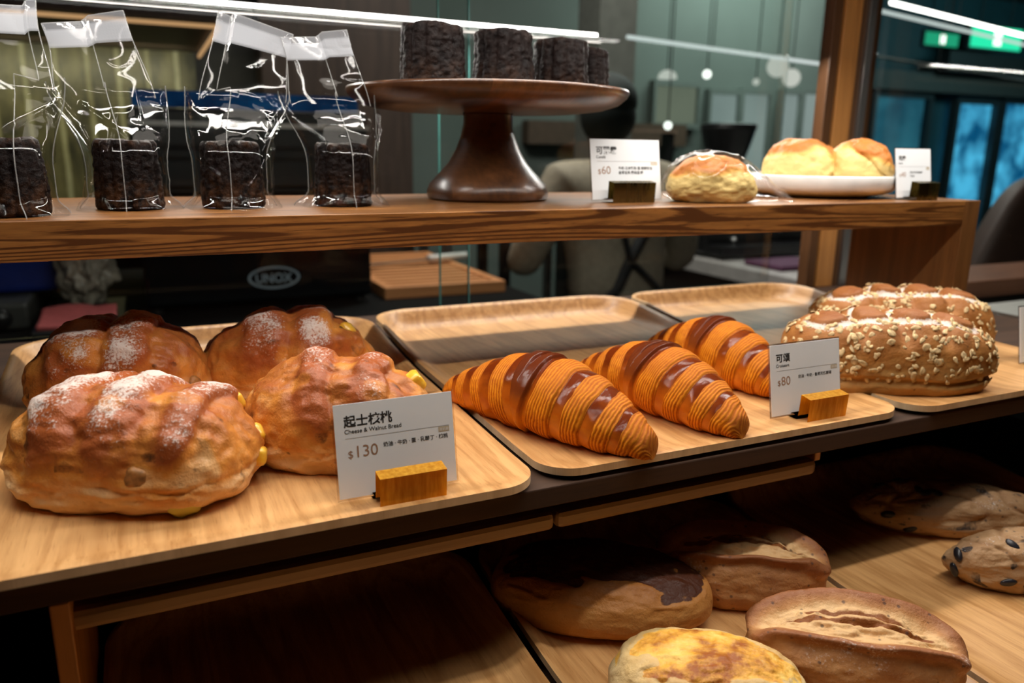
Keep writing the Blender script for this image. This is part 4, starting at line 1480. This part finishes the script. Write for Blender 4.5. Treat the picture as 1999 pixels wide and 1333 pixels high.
# film around the wrapped scone
wrap = thing('film_wrapper', 'clear film wrapped around the scone beside the canele price card', 'wrapper', P(2.575, 3.17, ST + 0.001), -0.42)
D, F = cube_sphere(40)
V = np.stack([D[:, 0] * 0.245, D[:, 1] * 0.17, np.where(D[:, 2] > 0, D[:, 2] * 0.165 + 0.08, np.maximum(0.08 + D[:, 2] * 0.12, 0))], -1)
ends = sstep(0.72, 0.95, D[:, 0])
V[:, 0] += ends * 0.17
V[:, 1] *= 1 + ends * 0.3
V[:, 2] = V[:, 2] * (1 - 0.85 * ends)
dn = 0.010 * ((1 - np.abs(noise(V, 9, 5))) ** 5) + 0.006 * noise(V, 14, 6)
V = V + D * dn[:, None] + D * 0.006
V[:, 2] = np.maximum(V[:, 2], 0.0)
mesh_obj('film', V * U, F, M['film'], wrap)

# ------------------------------------------------------------------ kitchen beyond the rear glass (metres)
bench = thing('kitchen_bench', 'dark back counter running behind the display case', 'counter', (0, 0, 0))
box('worktop', -1.48, 0.90, 1.62, 2.62, 0.89, 0.93, plain('matte_black_stone', (0.006, 0.006, 0.006, 1), 0.8, spec=0.08), bench, 0.004)
box('body', -1.46, 0.885, 1.66, 2.6, 0.0, 0.89, M['wall_dark'], bench)
box('edge_strip', -1.48, 0.90, 1.612, 1.62, 0.915, 0.928, M['steel'], bench)

oven = thing('convection_oven', 'black countertop oven with an oval brand badge and blue display', 'oven', (0, 0, 0))
box('body', -0.02, 0.485, 1.86, 2.40, 0.945, 1.375, M['black'], oven, 0.006)
box('door', -0.015, 0.48, 1.835, 1.86, 0.955, 1.20, M['blackgloss'], oven, 0.004)
box('control_panel', -0.015, 0.48, 1.84, 1.86, 1.21, 1.37, M['black'], oven, 0.003)
box('display', 0.14, 0.40, 1.834, 1.84, 1.125, 1.165, M['screen'], oven, 0.001)
box('trim_strip', -0.02, 0.485, 1.832, 1.842, 1.338, 1.348, M['steel'], oven)
box('blue_indicator', -0.01, 0.46, 1.836, 1.85, 1.376, 1.41, M['navy'], oven)
M['badge'] = plain('badge_silver', (0.30, 0.36, 0.42, 1), 0.4)
bm = bmesh.new()
cx, cz, rx, rz = 0.252, 1.006, 0.058, 0.026
ring = []
for i in range(48):
    a = 2 * PI * i / 48
    o_ = (bm.verts.new((cx + rx * math.cos(a), 1.832, cz + rz * math.sin(a))), bm.verts.new((cx + (rx - .006) * math.cos(a), 1.832, cz + (rz - .005) * math.sin(a))))
    ring.append(o_)
for i in range(48):
    a, b = ring[i], ring[(i + 1) % 48]
    bm.faces.new((a[0], b[0], b[1], a[1]))
badge = bm_obj('badge_ring', bm, M['badge'], oven)
V, F = text_mesh([('UNOX', 0, 0, 0.031, 0.0008)])
xs_ = [v[0] for v in V]
sc_ = 0.082 / (max(xs_) - min(xs_))
V = [((v[0] - (max(xs_) + min(xs_)) / 2) * sc_ + cx, 1.831, v[2] * 0.95 + cz - 0.011) for v in V]
mesh_obj('badge_lettering', V, F, M['badge'], oven, smooth=False)
for (x, y) in ((0.0, 1.88), (0.46, 1.88), (0.0, 2.38), (0.46, 2.38)):
    fb = bmesh.new()
    add_cyl(fb, (x, y, 0.93), (x, y, 0.946), 0.014, 0.014, 12)
    bm_obj('foot', fb, M['black'], oven)

# bread board with slats and a white-handled knife
board = thing('bread_board', 'slatted orange-brown wooden bread board on the back counter', 'cutting board', (0.0, 0.0, 0.9305))
M['boardwood'] = wood('board_beech', (0.80, 0.34, 0.13, 1), (0.52, 0.19, 0.065, 1), 'X', 1, 0.5)
fbm_ = bmesh.new()
for (a, b, c, d) in ((0.52, 0.85, 1.86, 1.885), (0.52, 0.85, 2.47, 2.495), (0.52, 0.545, 1.885, 2.47), (0.825, 0.85, 1.885, 2.47)):
    add_box(fbm_, a, b, c, d, 0.0, 0.03, 0.002)
bm_obj('frame', fbm_, M['boardwood'], board)
for i in range(11):
    y = 1.915 + i * 0.051
    box('slat', 0.545, 0.825, y, y + 0.034, 0.010, 0.026, M['boardwood'], board)
box('crumb_tray', 0.545, 0.825, 1.885, 2.47, 0.0, 0.005, M['black'], board)
knife = thing('bread_knife', 'bread knife with a white handle lying across the bread board', 'knife', (0.78, 2.24, 0.9625), 0.25)
kb = bmesh.new()
add_box(kb, -0.02, 0.13, -0.014, 0.014, 0.0, 0.022, 0.008, 3)
bm_obj('handle', kb, M['white'], knife, True)
kb = bmesh.new()
add_box(kb, -0.24, -0.015, -0.002, 0.018, 0.006, 0.009)
bm_obj('blade', kb, M['steel'], knife)

# things at the left end of the bench
M['blueplastic'] = plain('blue_plastic', (0.006, 0.025, 0.22, 1), 0.4)
bin_ = thing('storage_crate', 'blue plastic crate at the left end of the back counter', 'crate', (0, 0, 0))
bb = bmesh.new()
add_box(bb, -0.62, -0.180, 1.92, 2.3, 0.988, 1.15, 0.01)
bm_obj('tub', bb, M['blueplastic'], bin_)
box('rim', -0.632, -0.170, 1.908, 2.312, 1.14, 1.16, M['blueplastic'], bin_, 0.005)
mach = thing('dough_divider', 'grey machine with a round dial under the blue crate', 'machine', (0, 0, 0))
box('housing', -0.60, -0.235, 1.80, 2.3, 0.932, 0.986, plain('grey_enamel', (0.055, 0.055, 0.050, 1), 0.5), mach, 0.008)
db = bmesh.new()
add_cyl(db, (-0.285, 1.80, 0.958), (-0.285, 1.785, 0.958), 0.022, 0.020, 24)
bm_obj('dial', db, M['black'], mach, True)

M['plasticbag'] = plain('crumpled_white_plastic', (0.34, 0.30, 0.24, 1), 0.35, var=0.2, scale=60, bump=0.5)
D, F = cube_sphere(26)
V = D * np.array([0.052, 0.06, 0.085]) * (1 + 0.28 * fbm(D, 2.2, 4, 3))[:, None] + np.array([0, 0, 0.085])
V[:, 2] = np.maximum(V[:, 2], 0)
tag(mesh_obj('plastic_bag', V, F, M['plasticbag'], loc=(-0.128, 1.88, 0.9605)), 'crumpled white plastic bag beside the blue crate', 'bag')
M['pink'] = plain('pink_cloth', (0.45, 0.085, 0.085, 1), 0.8, scale=80, bump=0.3)
gx = np.linspace(-0.066, 0.066, 24)
gy = np.linspace(-0.065, 0.065, 24)
X, Y = np.meshgrid(gx, gy, indexing='ij')
pp = np.stack([X.ravel(), Y.ravel(), 0 * X.ravel()], -1)
pp[:, 2] = 0.006 + 0.012 * np.abs(noise(pp, 14, 3)) + 0.012 * sstep(-0.02, 0.06, pp[:, 1])
idx = np.arange(24 * 24).reshape(24, 24)
F = np.stack([idx[:-1, :-1], idx[1:, :-1], idx[1:, 1:], idx[:-1, 1:]], -1).reshape(-1, 4)
top = mesh_obj('folded_cloth', np.concatenate([pp, pp * np.array([1, 1, 0])]), np.concatenate([F, F[:, ::-1] + 576,
               np.array([(i, i + 1, i + 577, i + 576) for i in range(23)]),
               np.array([(552 + i + 1, 552 + i, 552 + i + 576, 552 + i + 577) for i in range(23)]),
               np.array([(24 * (i + 1), 24 * i, 24 * i + 576, 24 * (i + 1) + 576) for i in range(23)]),
               np.array([(24 * i + 23, 24 * (i + 1) + 23, 24 * (i + 1) + 599, 24 * i + 599) for i in range(23)])]), M['pink'], loc=(-0.140, 1.70, 0.9605))
tag(top, 'pink folded cloth lying in front of the white plastic bag', 'cloth')
lift = thing('steel_riser_box', 'dark steel box under the pink cloth and plastic bag', 'box', (0, 0, 0))
box('body', -0.215, -0.06, 1.63, 1.96, 0.931, 0.960, M['black'], lift, 0.003)

# hanging hood over the olive panel
hood = thing('hanging_cabinet', 'dark hanging cabinet with a warm lit lower edge at the upper left', 'cabinet', (0, 0, 0))
box('body', -1.45, 0.20, 2.2, 2.95, 1.60, 2.3, M['wall_brown'], hood)
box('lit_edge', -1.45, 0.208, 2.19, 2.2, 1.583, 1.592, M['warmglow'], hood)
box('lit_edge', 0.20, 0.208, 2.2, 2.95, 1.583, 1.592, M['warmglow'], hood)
panel = thing('fluted_screen', 'olive fluted glass screen with pale vertical ribs at the left', 'screen', (0, 0, 0))
box('glass_panel', -1.2, 0.20, 3.10, 3.12, 0.95, 1.70, M['ribbed'], panel)
box('frame', -1.22, 0.22, 3.09, 3.13, 1.70, 1.73, M['wall_brown'], panel)
area('olive_screen_fill', (-0.35, 2.75, 1.57), (-0.35, 3.1, 1.3), 1.0, 0.05, 2.4, (1, 0.9, 0.6))  # added fill brightening the olive screen, no fitting under the hood


# ------------------------------------------------------------------ barista seen from behind
def skin_mesh(name, nodes, edges, mat, parent=None, sub=2, root=0, loc=(0, 0, 0), displace=None):
    me = bpy.data.meshes.new(name)
    me.from_pydata([n_[0] for n_ in nodes], edges, [])
    o = bpy.data.objects.new(name, me)
    COL.objects.link(o)
    md = o.modifiers.new('skin', 'SKIN')
    md.use_smooth_shade = True
    for i, n_ in enumerate(nodes):
        r_ = n_[1]
        me.skin_vertices[0].data[i].radius = r_ if isinstance(r_, tuple) else (r_, r_)
        me.skin_vertices[0].data[i].use_root = (i == root)
    ms = o.modifiers.new('sub', 'SUBSURF')
    ms.levels = ms.render_levels = sub
    dg = bpy.context.evaluated_depsgraph_get()
    m2 = bpy.data.meshes.new_from_object(o.evaluated_get(dg))
    bpy.data.objects.remove(o)
    m2.name = name
    m2.materials.clear()
    m2.materials.append(mat)
    m2.polygons.foreach_set('use_smooth', [True] * len(m2.polygons))
    ob = bpy.data.objects.new(name, m2)
    ob.location = loc
    return link(ob, parent)


M['skinmat'] = plain('skin', (0.42, 0.24, 0.16, 1), 0.5, var=0.05)
M['shirt'] = plain('beige_shirt', (0.42, 0.36, 0.27, 1), 0.85, scale=60, bump=0.3)
M['strapcloth'] = plain('black_strap', (0.008, 0.008, 0.009, 1), 0.8)
M['trousers'] = plain('dark_trousers', (0.02, 0.02, 0.022, 1), 0.8)
M['cap'] = plain('dark_cap', (0.012, 0.02, 0.018, 1), 0.8)
px_, py_ = 1.30, 2.02
person = thing('person', 'person seen from behind in a beige shirt with crossed black apron straps and dark cap', 'person', (px_, py_, 0))
nodes = [((0, 0, 0.80), (0.15, 0.11)), ((0, 0.0, 0.94), (0.145, 0.105)), ((0, 0.02, 1.08), (0.165, 0.11)), ((0, 0.04, 1.20), (0.15, 0.095)), ((0, 0.06, 1.275), 0.055),
         ((0, 0.075, 1.31), 0.050), ((-0.01, 0.085, 1.365), (0.068, 0.078)), ((-0.01, 0.095, 1.43), (0.074, 0.086)), ((-0.01, 0.09, 1.475), (0.055, 0.065)),
         # arms
         ((-0.175, 0.04, 1.205), 0.058), ((-0.245, 0.05, 1.06), 0.046), ((-0.27, 0.10, 0.965), 0.040), ((-0.22, 0.22, 0.965), 0.033), ((-0.18, 0.30, 0.97), 0.025),
         ((0.175, 0.04, 1.205), 0.058), ((0.265, 0.05, 1.06), 0.046), ((0.31, 0.09, 0.955), 0.040), ((0.26, 0.22, 0.96), 0.033), ((0.22, 0.30, 0.97), 0.025),
         # legs
         ((-0.085, 0, 0.74), 0.085), ((-0.095, 0.0, 0.42), 0.058), ((-0.10, -0.02, 0.10), 0.040), ((-0.105, 0.09, 0.035), 0.033),
         ((0.085, 0, 0.74), 0.085), ((0.095, 0.0, 0.42), 0.058), ((0.10, -0.02, 0.10), 0.040), ((0.105, 0.09, 0.035), 0.033)]
edges = [(0, 1), (1, 2), (2, 3), (3, 4), (4, 5), (5, 6), (6, 7), (7, 8), (3, 9), (9, 10), (10, 11), (11, 12), (12, 13), (3, 14), (14, 15), (15, 16), (16, 17), (17, 18),
         (0, 19), (19, 20), (20, 21), (21, 22), (0, 23), (23, 24), (24, 25), (25, 26)]
for s in (-1, 1):          # hands: palm and five fingers each
    w_i = 13 if s < 0 else 18
    wx, wy, wz = nodes[w_i][0]
    b0 = len(nodes)
    nodes.append(((wx - s * 0.01, wy + 0.05, wz - 0.005), (0.030, 0.015)))
    edges.append((w_i, b0))
    for f_, (dx, ln) in enumerate(((-0.028, .055), (-0.010, .065), (0.008, .060), (0.025, .048))):
        i0 = len(nodes)
        nodes.append(((wx - s * 0.01 + dx, wy + 0.085, wz - 0.005), 0.0085))
        nodes.append(((wx - s * 0.012 + dx * 1.05, wy + 0.085 + ln * 0.55, wz - 0.012), 0.008))
        nodes.append(((wx - s * 0.012 + dx * 1.05, wy + 0.085 + ln * 0.9, wz - 0.028), 0.007))
        edges += [(b0, i0), (i0, i0 + 1), (i0 + 1, i0 + 2)]
    i0 = len(nodes)
    nodes.append(((wx - s * 0.038, wy + 0.045, wz - 0.012), 0.010))
    nodes.append(((wx - s * 0.050, wy + 0.080, wz - 0.020), 0.0085))
    edges += [(b0, i0), (i0, i0 + 1)]
skin_mesh('body', nodes, edges, M['skinmat'], person)
sh = [((0, 0, 0.80), (0.175, 0.130)), ((0, 0.0, 0.93), (0.168, 0.125)), ((0, 0.02, 1.08), (0.185, 0.128)), ((0, 0.04, 1.20), (0.168, 0.112)), ((0, 0.055, 1.265), (0.07, 0.07)),
      ((-0.18, 0.04, 1.205), 0.074), ((-0.25, 0.05, 1.06), 0.064), ((-0.275, 0.10, 0.96), 0.056), ((0.18, 0.04, 1.205), 0.074), ((0.27, 0.05, 1.06), 0.064), ((0.315, 0.095, 0.95), 0.056),
      ((-0.25, 0.16, 0.962), 0.050), ((0.29, 0.16, 0.957), 0.050)]
skin_mesh('shirt', sh, [(0, 1), (1, 2), (2, 3), (3, 4), (3, 5), (5, 6), (6, 7), (7, 11), (3, 8), (8, 9), (9, 10), (10, 12)], M['shirt'], person)
tr = [((0, 0, 0.82), (0.165, 0.122)), ((-0.085, 0, 0.72), 0.098), ((-0.095, 0, 0.42), 0.072), ((-0.10, -0.015, 0.09), 0.060), ((0.085, 0, 0.72), 0.098), ((0.095, 0, 0.42), 0.072), ((0.10, -0.015, 0.09), 0.060)]
skin_mesh('trousers', tr, [(0, 1), (1, 2), (2, 3), (0, 4), (4, 5), (5, 6)], M['trousers'], person)
for s in (-1, 1):          # crossed straps over the back
    st_ = [((s * 0.105 - 0.02, -0.055, 1.24), (0.016, 0.010)), ((s * 0.06, -0.098, 1.12), (0.018, 0.010)), ((-0.03, -0.118, 0.99), (0.018, 0.010)), ((-s * 0.075, -0.122, 0.90), (0.016, 0.010)), ((-s * 0.15, -0.07, 0.83), (0.016, 0.010))]
    skin_mesh('apron_strap', st_, [(0, 1), (1, 2), (2, 3), (3, 4)], M['strapcloth'], person, 1)
D, F = cube_sphere(18)
V = D * np.array([0.092, 0.105, 0.085])
V[:, 2] = np.maximum(V[:, 2], -0.022)
mesh_obj('cap', V + np.array([-0.01, 0.088, 1.445]), F, M['cap'], person)
D2 = D * np.array([0.084, 0.092, 0.085])
D2 = D2[:, :] + np.array([-0.01, 0.075, 1.40])
D2[:, 1] = np.minimum(D2[:, 1], 0.10)
mesh_obj('hair', D2, F, M['cap'], person)

# ------------------------------------------------------------------ white service counter, coffee gear
svc = thing('service_counter', 'white-topped service counter receding behind the person', 'counter', (0, 0, 0))
box('worktop', 1.985, 3.3, 1.75, 2.82, 0.83, 0.885, plain('white_stone', (0.52, 0.49, 0.47, 1), 0.35), svc, 0.003)
box('body', 2.03, 3.25, 1.8, 2.80, 0.0, 0.83, M['wall_dark'], svc)
tag(box('folded_napkin', 2.05, 2.30, 2.10, 2.30, 0.886, 0.905, plain('purple_cloth', (0.10, 0.03, 0.075, 1), 0.8, bump=0.3), None, 0.006), 'purple folded cloth lying on the white counter', 'cloth')
esp = thing('espresso_machine', 'black espresso machine with small chrome knobs on the white counter', 'coffee machine', (0, 0, 0))
box('body', 2.02, 2.62, 2.50, 2.80, 0.90, 1.16, M['black'], esp, 0.012)
box('drip_tray', 2.03, 2.60, 2.40, 2.50, 0.90, 0.94, M['black'], esp, 0.004)
for i, (x, z) in enumerate(((2.10, 1.00), (2.22, 1.04), (2.40, 0.99), (2.16, 0.955))):
    kb = bmesh.new()
    add_sphere(kb, (x, 2.49, z), 0.011, 14)
    bm_obj('knob', kb, M['chrome'] if 'chrome' in M else M.setdefault('chrome', plain('chrome', (0.8, 0.8, 0.8, 1), 0.25, 0.6)), esp, True)
box('badge_plate', 2.40, 2.48, 2.488, 2.50, 1.015, 1.03, M['chrome'], esp, 0.002)
for x in (2.06, 2.58):
    for y in (2.46, 2.76):
        fb = bmesh.new()
        add_cyl(fb, (x, y, 0.885), (x, y, 0.902), 0.015, 0.015, 12)
        bm_obj('foot', fb, M['black'], esp)
for i, (x, y) in enumerate(((2.46, 2.20), (2.55, 2.16))):
    V, F = lathe([(0.001, 0), (0.022, 0), (0.026, 0.006), (0.036, 0.05), (0.038, 0.075), (0.035, 0.076), (0.030, 0.02), (0.001, 0.012)], 32)
    cp_ = thing('coffee_cup', ('white cup on the counter, nearer the espresso machine', 'white cup on the counter, nearer the corner post')[i], 'cup', (x, y, 0.8855), 0.4 * i, 'white cups on the counter')
    mesh_obj('cup_body', V, F, M['white'], cp_)
    hb = bmesh.new()
    prev = None
    for k_ in range(9):
        a = -PI / 2 + PI * k_ / 8
        p_ = Vector((0.034 + 0.02 * math.cos(a), 0, 0.04 + 0.02 * math.sin(a)))
        if prev is not None:
            add_cyl(hb, prev, p_, 0.004, 0.004, 8)
        prev = p_
    bm_obj('handle', hb, M['white'], cp_, True)
# grinder hopper
gr = thing('coffee_grinder', 'coffee grinder with a dark flaring hopper behind the wrapped scone', 'grinder', (2.22, 2.65, 1.161))
V, F = lathe([(0.001, 0.0), (0.05, 0.0), (0.055, 0.03), (0.052, 0.06), (0.06, 0.07)], 40)
mesh_obj('base', V, F, M['black'], gr)
V, F = lathe([(0.055, 0.07), (0.075, 0.11), (0.095, 0.17), (0.112, 0.23), (0.116, 0.24), (0.112, 0.242)], 40)
mesh_obj('hopper', V, F, M['black'], gr)
V, F = lathe([(0.001, 0.242), (0.115, 0.242), (0.116, 0.25), (0.10, 0.256), (0.001, 0.258)], 40)
mesh_obj('lid', V, F, M['black'], gr)
# glass rack shelf behind the card with small hanging cups
rack = thing('rail_shelf', 'narrow pale rail shelf behind the canele price card', 'shelf', (0, 0, 0))
box('board', 1.76, 2.12, 2.86, 2.96, 1.378, 1.388, plain('pale_wood', (0.30, 0.22, 0.16, 1), 0.5), rack)
box('back_panel', 1.84, 2.85, 3.76, 3.84, 1.33, 1.45, plain('brown_panel', (0.11, 0.07, 0.045, 1), 0.6), rack)
for x in (1.78, 2.10):
    box('bracket', x, x + 0.012, 2.87, 2.95, 1.1755, 1.378, M['black'], rack)
kb2 = thing('dark_cabinet', 'dark low cabinet behind the canele price card', 'cabinet', (0, 0, 0))
box('body', 1.60, 2.14, 2.84, 2.98, 0.0, 1.16, M['black'], kb2)
box('worktop', 1.585, 2.155, 2.83, 2.99, 1.1605, 1.175, M['black'], kb2)

# clutter seen under the cake stand: jars and a blue-wrapped packet on a far table
tbl = thing('prep_table', 'far prep table with pale jars seen below the cake stand plate', 'table', (0, 0, 0))
box('top', 0.95, 1.575, 2.65, 3.0, 1.06, 1.09, plain('steel_top', (0.25, 0.24, 0.22, 1), 0.4), tbl)
for (x, y) in ((0.99, 2.69), (1.55, 2.69), (0.99, 2.96), (1.55, 2.96)):
    box('leg', x - .015, x + .015, y - .015, y + .015, 0, 1.06, M['steel'], tbl)
cols = [(0.42, 0.36, 0.31, 1), (0.34, 0.32, 0.25, 1), (0.50, 0.30, 0.22, 1), (0.44, 0.42, 0.38, 1), (0.24, 0.20, 0.15, 1), (0.48, 0.42, 0.38, 1)]
jl = ('pale round jar, leftmost on the far prep table', 'greyish jar, second on the far prep table', 'pinkish jar in the middle of the far prep table',
      'light jar right of the cake stand foot', 'brown jar near the rail shelf', 'white jar nearest the canele price card')
for i, (x, r, h_) in enumerate(((1.00, .035, .10), (1.08, .034, .09), (1.17, .03, .08), (1.37, .034, .11), (1.46, .030, .13), (1.53, .034, .09))):
    j = thing('storage_jar', jl[i], 'jar', (x, 2.76, 1.0905), 0, 'jars on the far prep table')
    V, F = lathe([(0.001, 0), (r, 0), (r * 1.05, 0.01), (r * 1.05, h_ * 0.7), (r * 0.8, h_ * 0.8), (r * 0.8, h_ * 0.84), (0.001, h_ * 0.84)], 28)
    mesh_obj('jar_body', V, F, plain('jar_%d' % i, cols[i], 0.35), j)
    V, F = lathe([(0.001, h_ * 0.845), (r * 0.86, h_ * 0.845), (r * 0.86, h_), (0.001, h_)], 28)
    mesh_obj('lid', V, F, M['black'] if i % 2 else M['steel'], j)
D, F = cube_sphere(14)
V = D * np.array([0.045, 0.03, 0.075]) * (1 + 0.2 * noise(D, 2, 3))[:, None] + np.array([0, 0, 0.075])
V[:, 2] = np.maximum(V[:, 2], 0)
g = N('blue_white_wrap')
f_ = g.noise(g.coord(), 18, 2)
M['bluewrap'] = g.bsdf(g.ramp(f_, [(0.44, (0.50, 0.48, 0.46, 1)), (0.52, (0.05, 0.14, 0.42, 1))]), 0.5)
tag(mesh_obj('wrapped_packet', V, F, M['bluewrap'], loc=(1.255, 2.10, 0.9305 + 0.16)), 'blue and white wrapped packet right of the cake stand foot', 'packet')
bpk = thing('side_bench', 'low dark bench under the blue and white packet', 'bench', (0, 0, 0))
bpk.location = (0, 0, 0)
bpk_o = box('top', 1.03, 1.62, 2.30, 2.55, 1.06, 1.09, M['black'], bpk)
for (x, y) in ((1.06, 2.33), (1.59, 2.33), (1.06, 2.52), (1.59, 2.52)):
    box('leg', x - .015, x + .015, y - .015, y + .015, 0, 1.06, M['black'], bpk)
for o in bpy.data.objects:
    if o.name.startswith('wrapped_packet'):
        o.location = (1.34, 2.42, 1.0905)


# ------------------------------------------------------------------ lamps, signs, far right
def pendant(loc, r, mat, label, kind='globe'):
    t = thing('pendant_lamp', label, 'lamp', loc, 0, 'hanging lamps beyond the rear glass')
    b = bmesh.new()
    if kind == 'dome':
        V, F = lathe([(r, 0), (r * 0.98, r * 0.25), (r * 0.8, r * 0.6), (r * 0.4, r * 0.85), (0.002, r * 0.9)], 28)
        b.free()
        mesh_obj('shade', V, F, mat, t)
    else:
        add_sphere(b, (0, 0, 0), r, 24)
        bm_obj('globe', b, mat, t, True)
    b = bmesh.new()
    add_cyl(b, (0, 0, r * 0.9), (0, 0, 2.75 - loc[2]), 0.003, 0.003, 8)
    bm_obj('cord', b, M['black'], t)
    return t


pendant((2.293, 3.2, 1.635), 0.045, M['bulbdim'], 'glowing dome lamp, leftmost of the hanging lamps', 'dome')
pendant((2.524, 3.2, 1.667), 0.020, M['bulb'], 'small bright bulb right of the dome lamp')
pendant((2.833, 3.2, 1.646), 0.017, M['bulbdim'], 'small dim bulb between the bright bulb and the globes')
pendant((2.780, 3.0, 1.700), 0.050, M['bulbdim'], 'larger glowing globe lamp near the corner post')
pendant((2.872, 3.0, 1.653), 0.042, M['bulbdim'], 'lower glowing globe lamp nearest the corner post')
pendant((2.168, 3.0, 1.414), 0.017, M['bulb'], 'low bright bulb over the rail shelf')


def exit_sign(x0, x1, y, z0, z1, mat, label):
    t = thing('exit_sign', label, 'sign', ((x0 + x1) / 2, y, z0), 0, 'green exit signs')
    w, h = x1 - x0, z1 - z0
    box('housing', -w / 2 - .02, w / 2 + .02, 0.0, 0.05, -0.02, h + 0.02, M['alum'], t)
    box('face', -w / 2, w / 2, -0.008, 0.0, 0, h, mat, t)
    box('arrow_block', -w * 0.06, w * 0.08, -0.012, -0.008, h * 0.15, h * 0.85, M['bulb'], t)
    for sx in (-w * 0.3, w * 0.3):
        box('hanger', sx - .006, sx + .006, 0.02, 0.032, h + 0.02, 2.75 - z0, M['alum'], t)


exit_sign(6.72, 7.40, 4.9, 2.24, 2.42, M['exit'], 'bright green exit sign at the upper right')
exit_sign(6.58, 7.02, 5.25, 2.285, 2.395, M['exitdim'], 'dim green exit sign left of the bright one')
M['rail_grey'] = plain('grey_rail', (0.16, 0.16, 0.15, 1), 0.8)
for (a, b, mt, r, lab) in (((3.482, 3.0, 2.042), (5.6, 3.486, 2.042), 'led', 0.010, 'bright white tube lamp at the upper right'),
                           ((3.43, 3.02, 2.002), (5.6, 3.52, 2.002), 'leddim', 0.009, 'dimmer white tube lamp under the bright tube lamp'),
                           ((3.42, 3.05, 1.795), (5.6, 3.55, 1.795), 'rail_grey', 0.006, 'thin grey ceiling rail below the tube lamps'),
                           ((1.609, 2.5, 1.695), (2.95, 2.807, 1.695), 'leddim', 0.007, 'slim pale tube lamp seen through the rear glass above the scones')):
    t = thing('tube_lamp' if mt != 'rail_grey' else 'ceiling_rail', lab, 'lamp' if mt != 'rail_grey' else 'rail', (0, 0, 0), 0, 'tube lamps beyond the glass' if mt != 'rail_grey' else None)
    lb = bmesh.new()
    add_cyl(lb, a, b, r, r, 10)
    bm_obj('tube', lb, M[mt], t)
    av, bv = Vector(a), Vector(b)
    for f_ in (0.35, 0.9):
        p_ = av.lerp(bv, f_)
        lb = bmesh.new()
        add_cyl(lb, p_ + Vector((0, 0, r)), (p_.x, p_.y, 2.75), 0.0025, 0.0025, 6)
        bm_obj('hanger', lb, M['black'], t)

# brown chair back beyond the case
ch = thing('brown_chair', 'brown armchair with a rounded back beyond the right end of the riser shelf', 'chair', (1.98, 1.15, 0), -0.25)
M['chairback'] = plain('brown_leather', (0.055, 0.028, 0.019, 1), 0.55, scale=40, bump=0.2)
D, F = cube_sphere(24)
d = D / ((np.abs(D) ** 4).sum(1) ** 0.25)[:, None]
V = d * np.array([0.26, 0.05, 0.40])
V[:, 0] *= 1 - 0.28 * sstep(0.1, 1.0, d[:, 2])
mesh_obj('backrest', V + np.array([0, 0, 0.86]), F, M['chairback'], ch)
V = d * np.array([0.27, 0.26, 0.07])
mesh_obj('seat', V + np.array([0, 0.28, 0.50]), F, M['chairback'], ch)
for (x, y) in ((-0.2, 0.06), (0.2, 0.06), (-0.2, 0.48), (0.2, 0.48)):
    lb = bmesh.new()
    add_cyl(lb, (x, y, 0), (x * 0.95, y, 0.46), 0.014, 0.02, 12)
    bm_obj('leg', lb, M['black'], ch)
# neighbouring display block outside the side glass
blk = thing('display_block', 'white display block with a pale green side outside the case', 'display block', (0, 0, 0))
box('top_slab', 1.06, 1.6, 0.55, 0.80, 1.055, 1.066, plain('white_top', (0.62, 0.58, 0.55, 1), 0.4), blk)
box('body', 1.07, 1.59, 0.56, 0.79, 0.0, 1.055, plain('pale_green_side', (0.17, 0.20, 0.18, 1), 0.5), blk)
wb = thing('wooden_step', 'reddish wooden ledge behind the white display block', 'ledge', (0, 0, 0))
box('board', 1.08, 1.8, 0.86, 1.0, 1.06, 1.09, wood('ledge_wood', (0.26, 0.10, 0.05, 1), (0.14, 0.05, 0.025, 1), 'X', 1, 0.5), wb, 0.002)
box('support', 1.12, 1.76, 0.88, 0.98, 0.0, 1.06, M['dark'], wb)
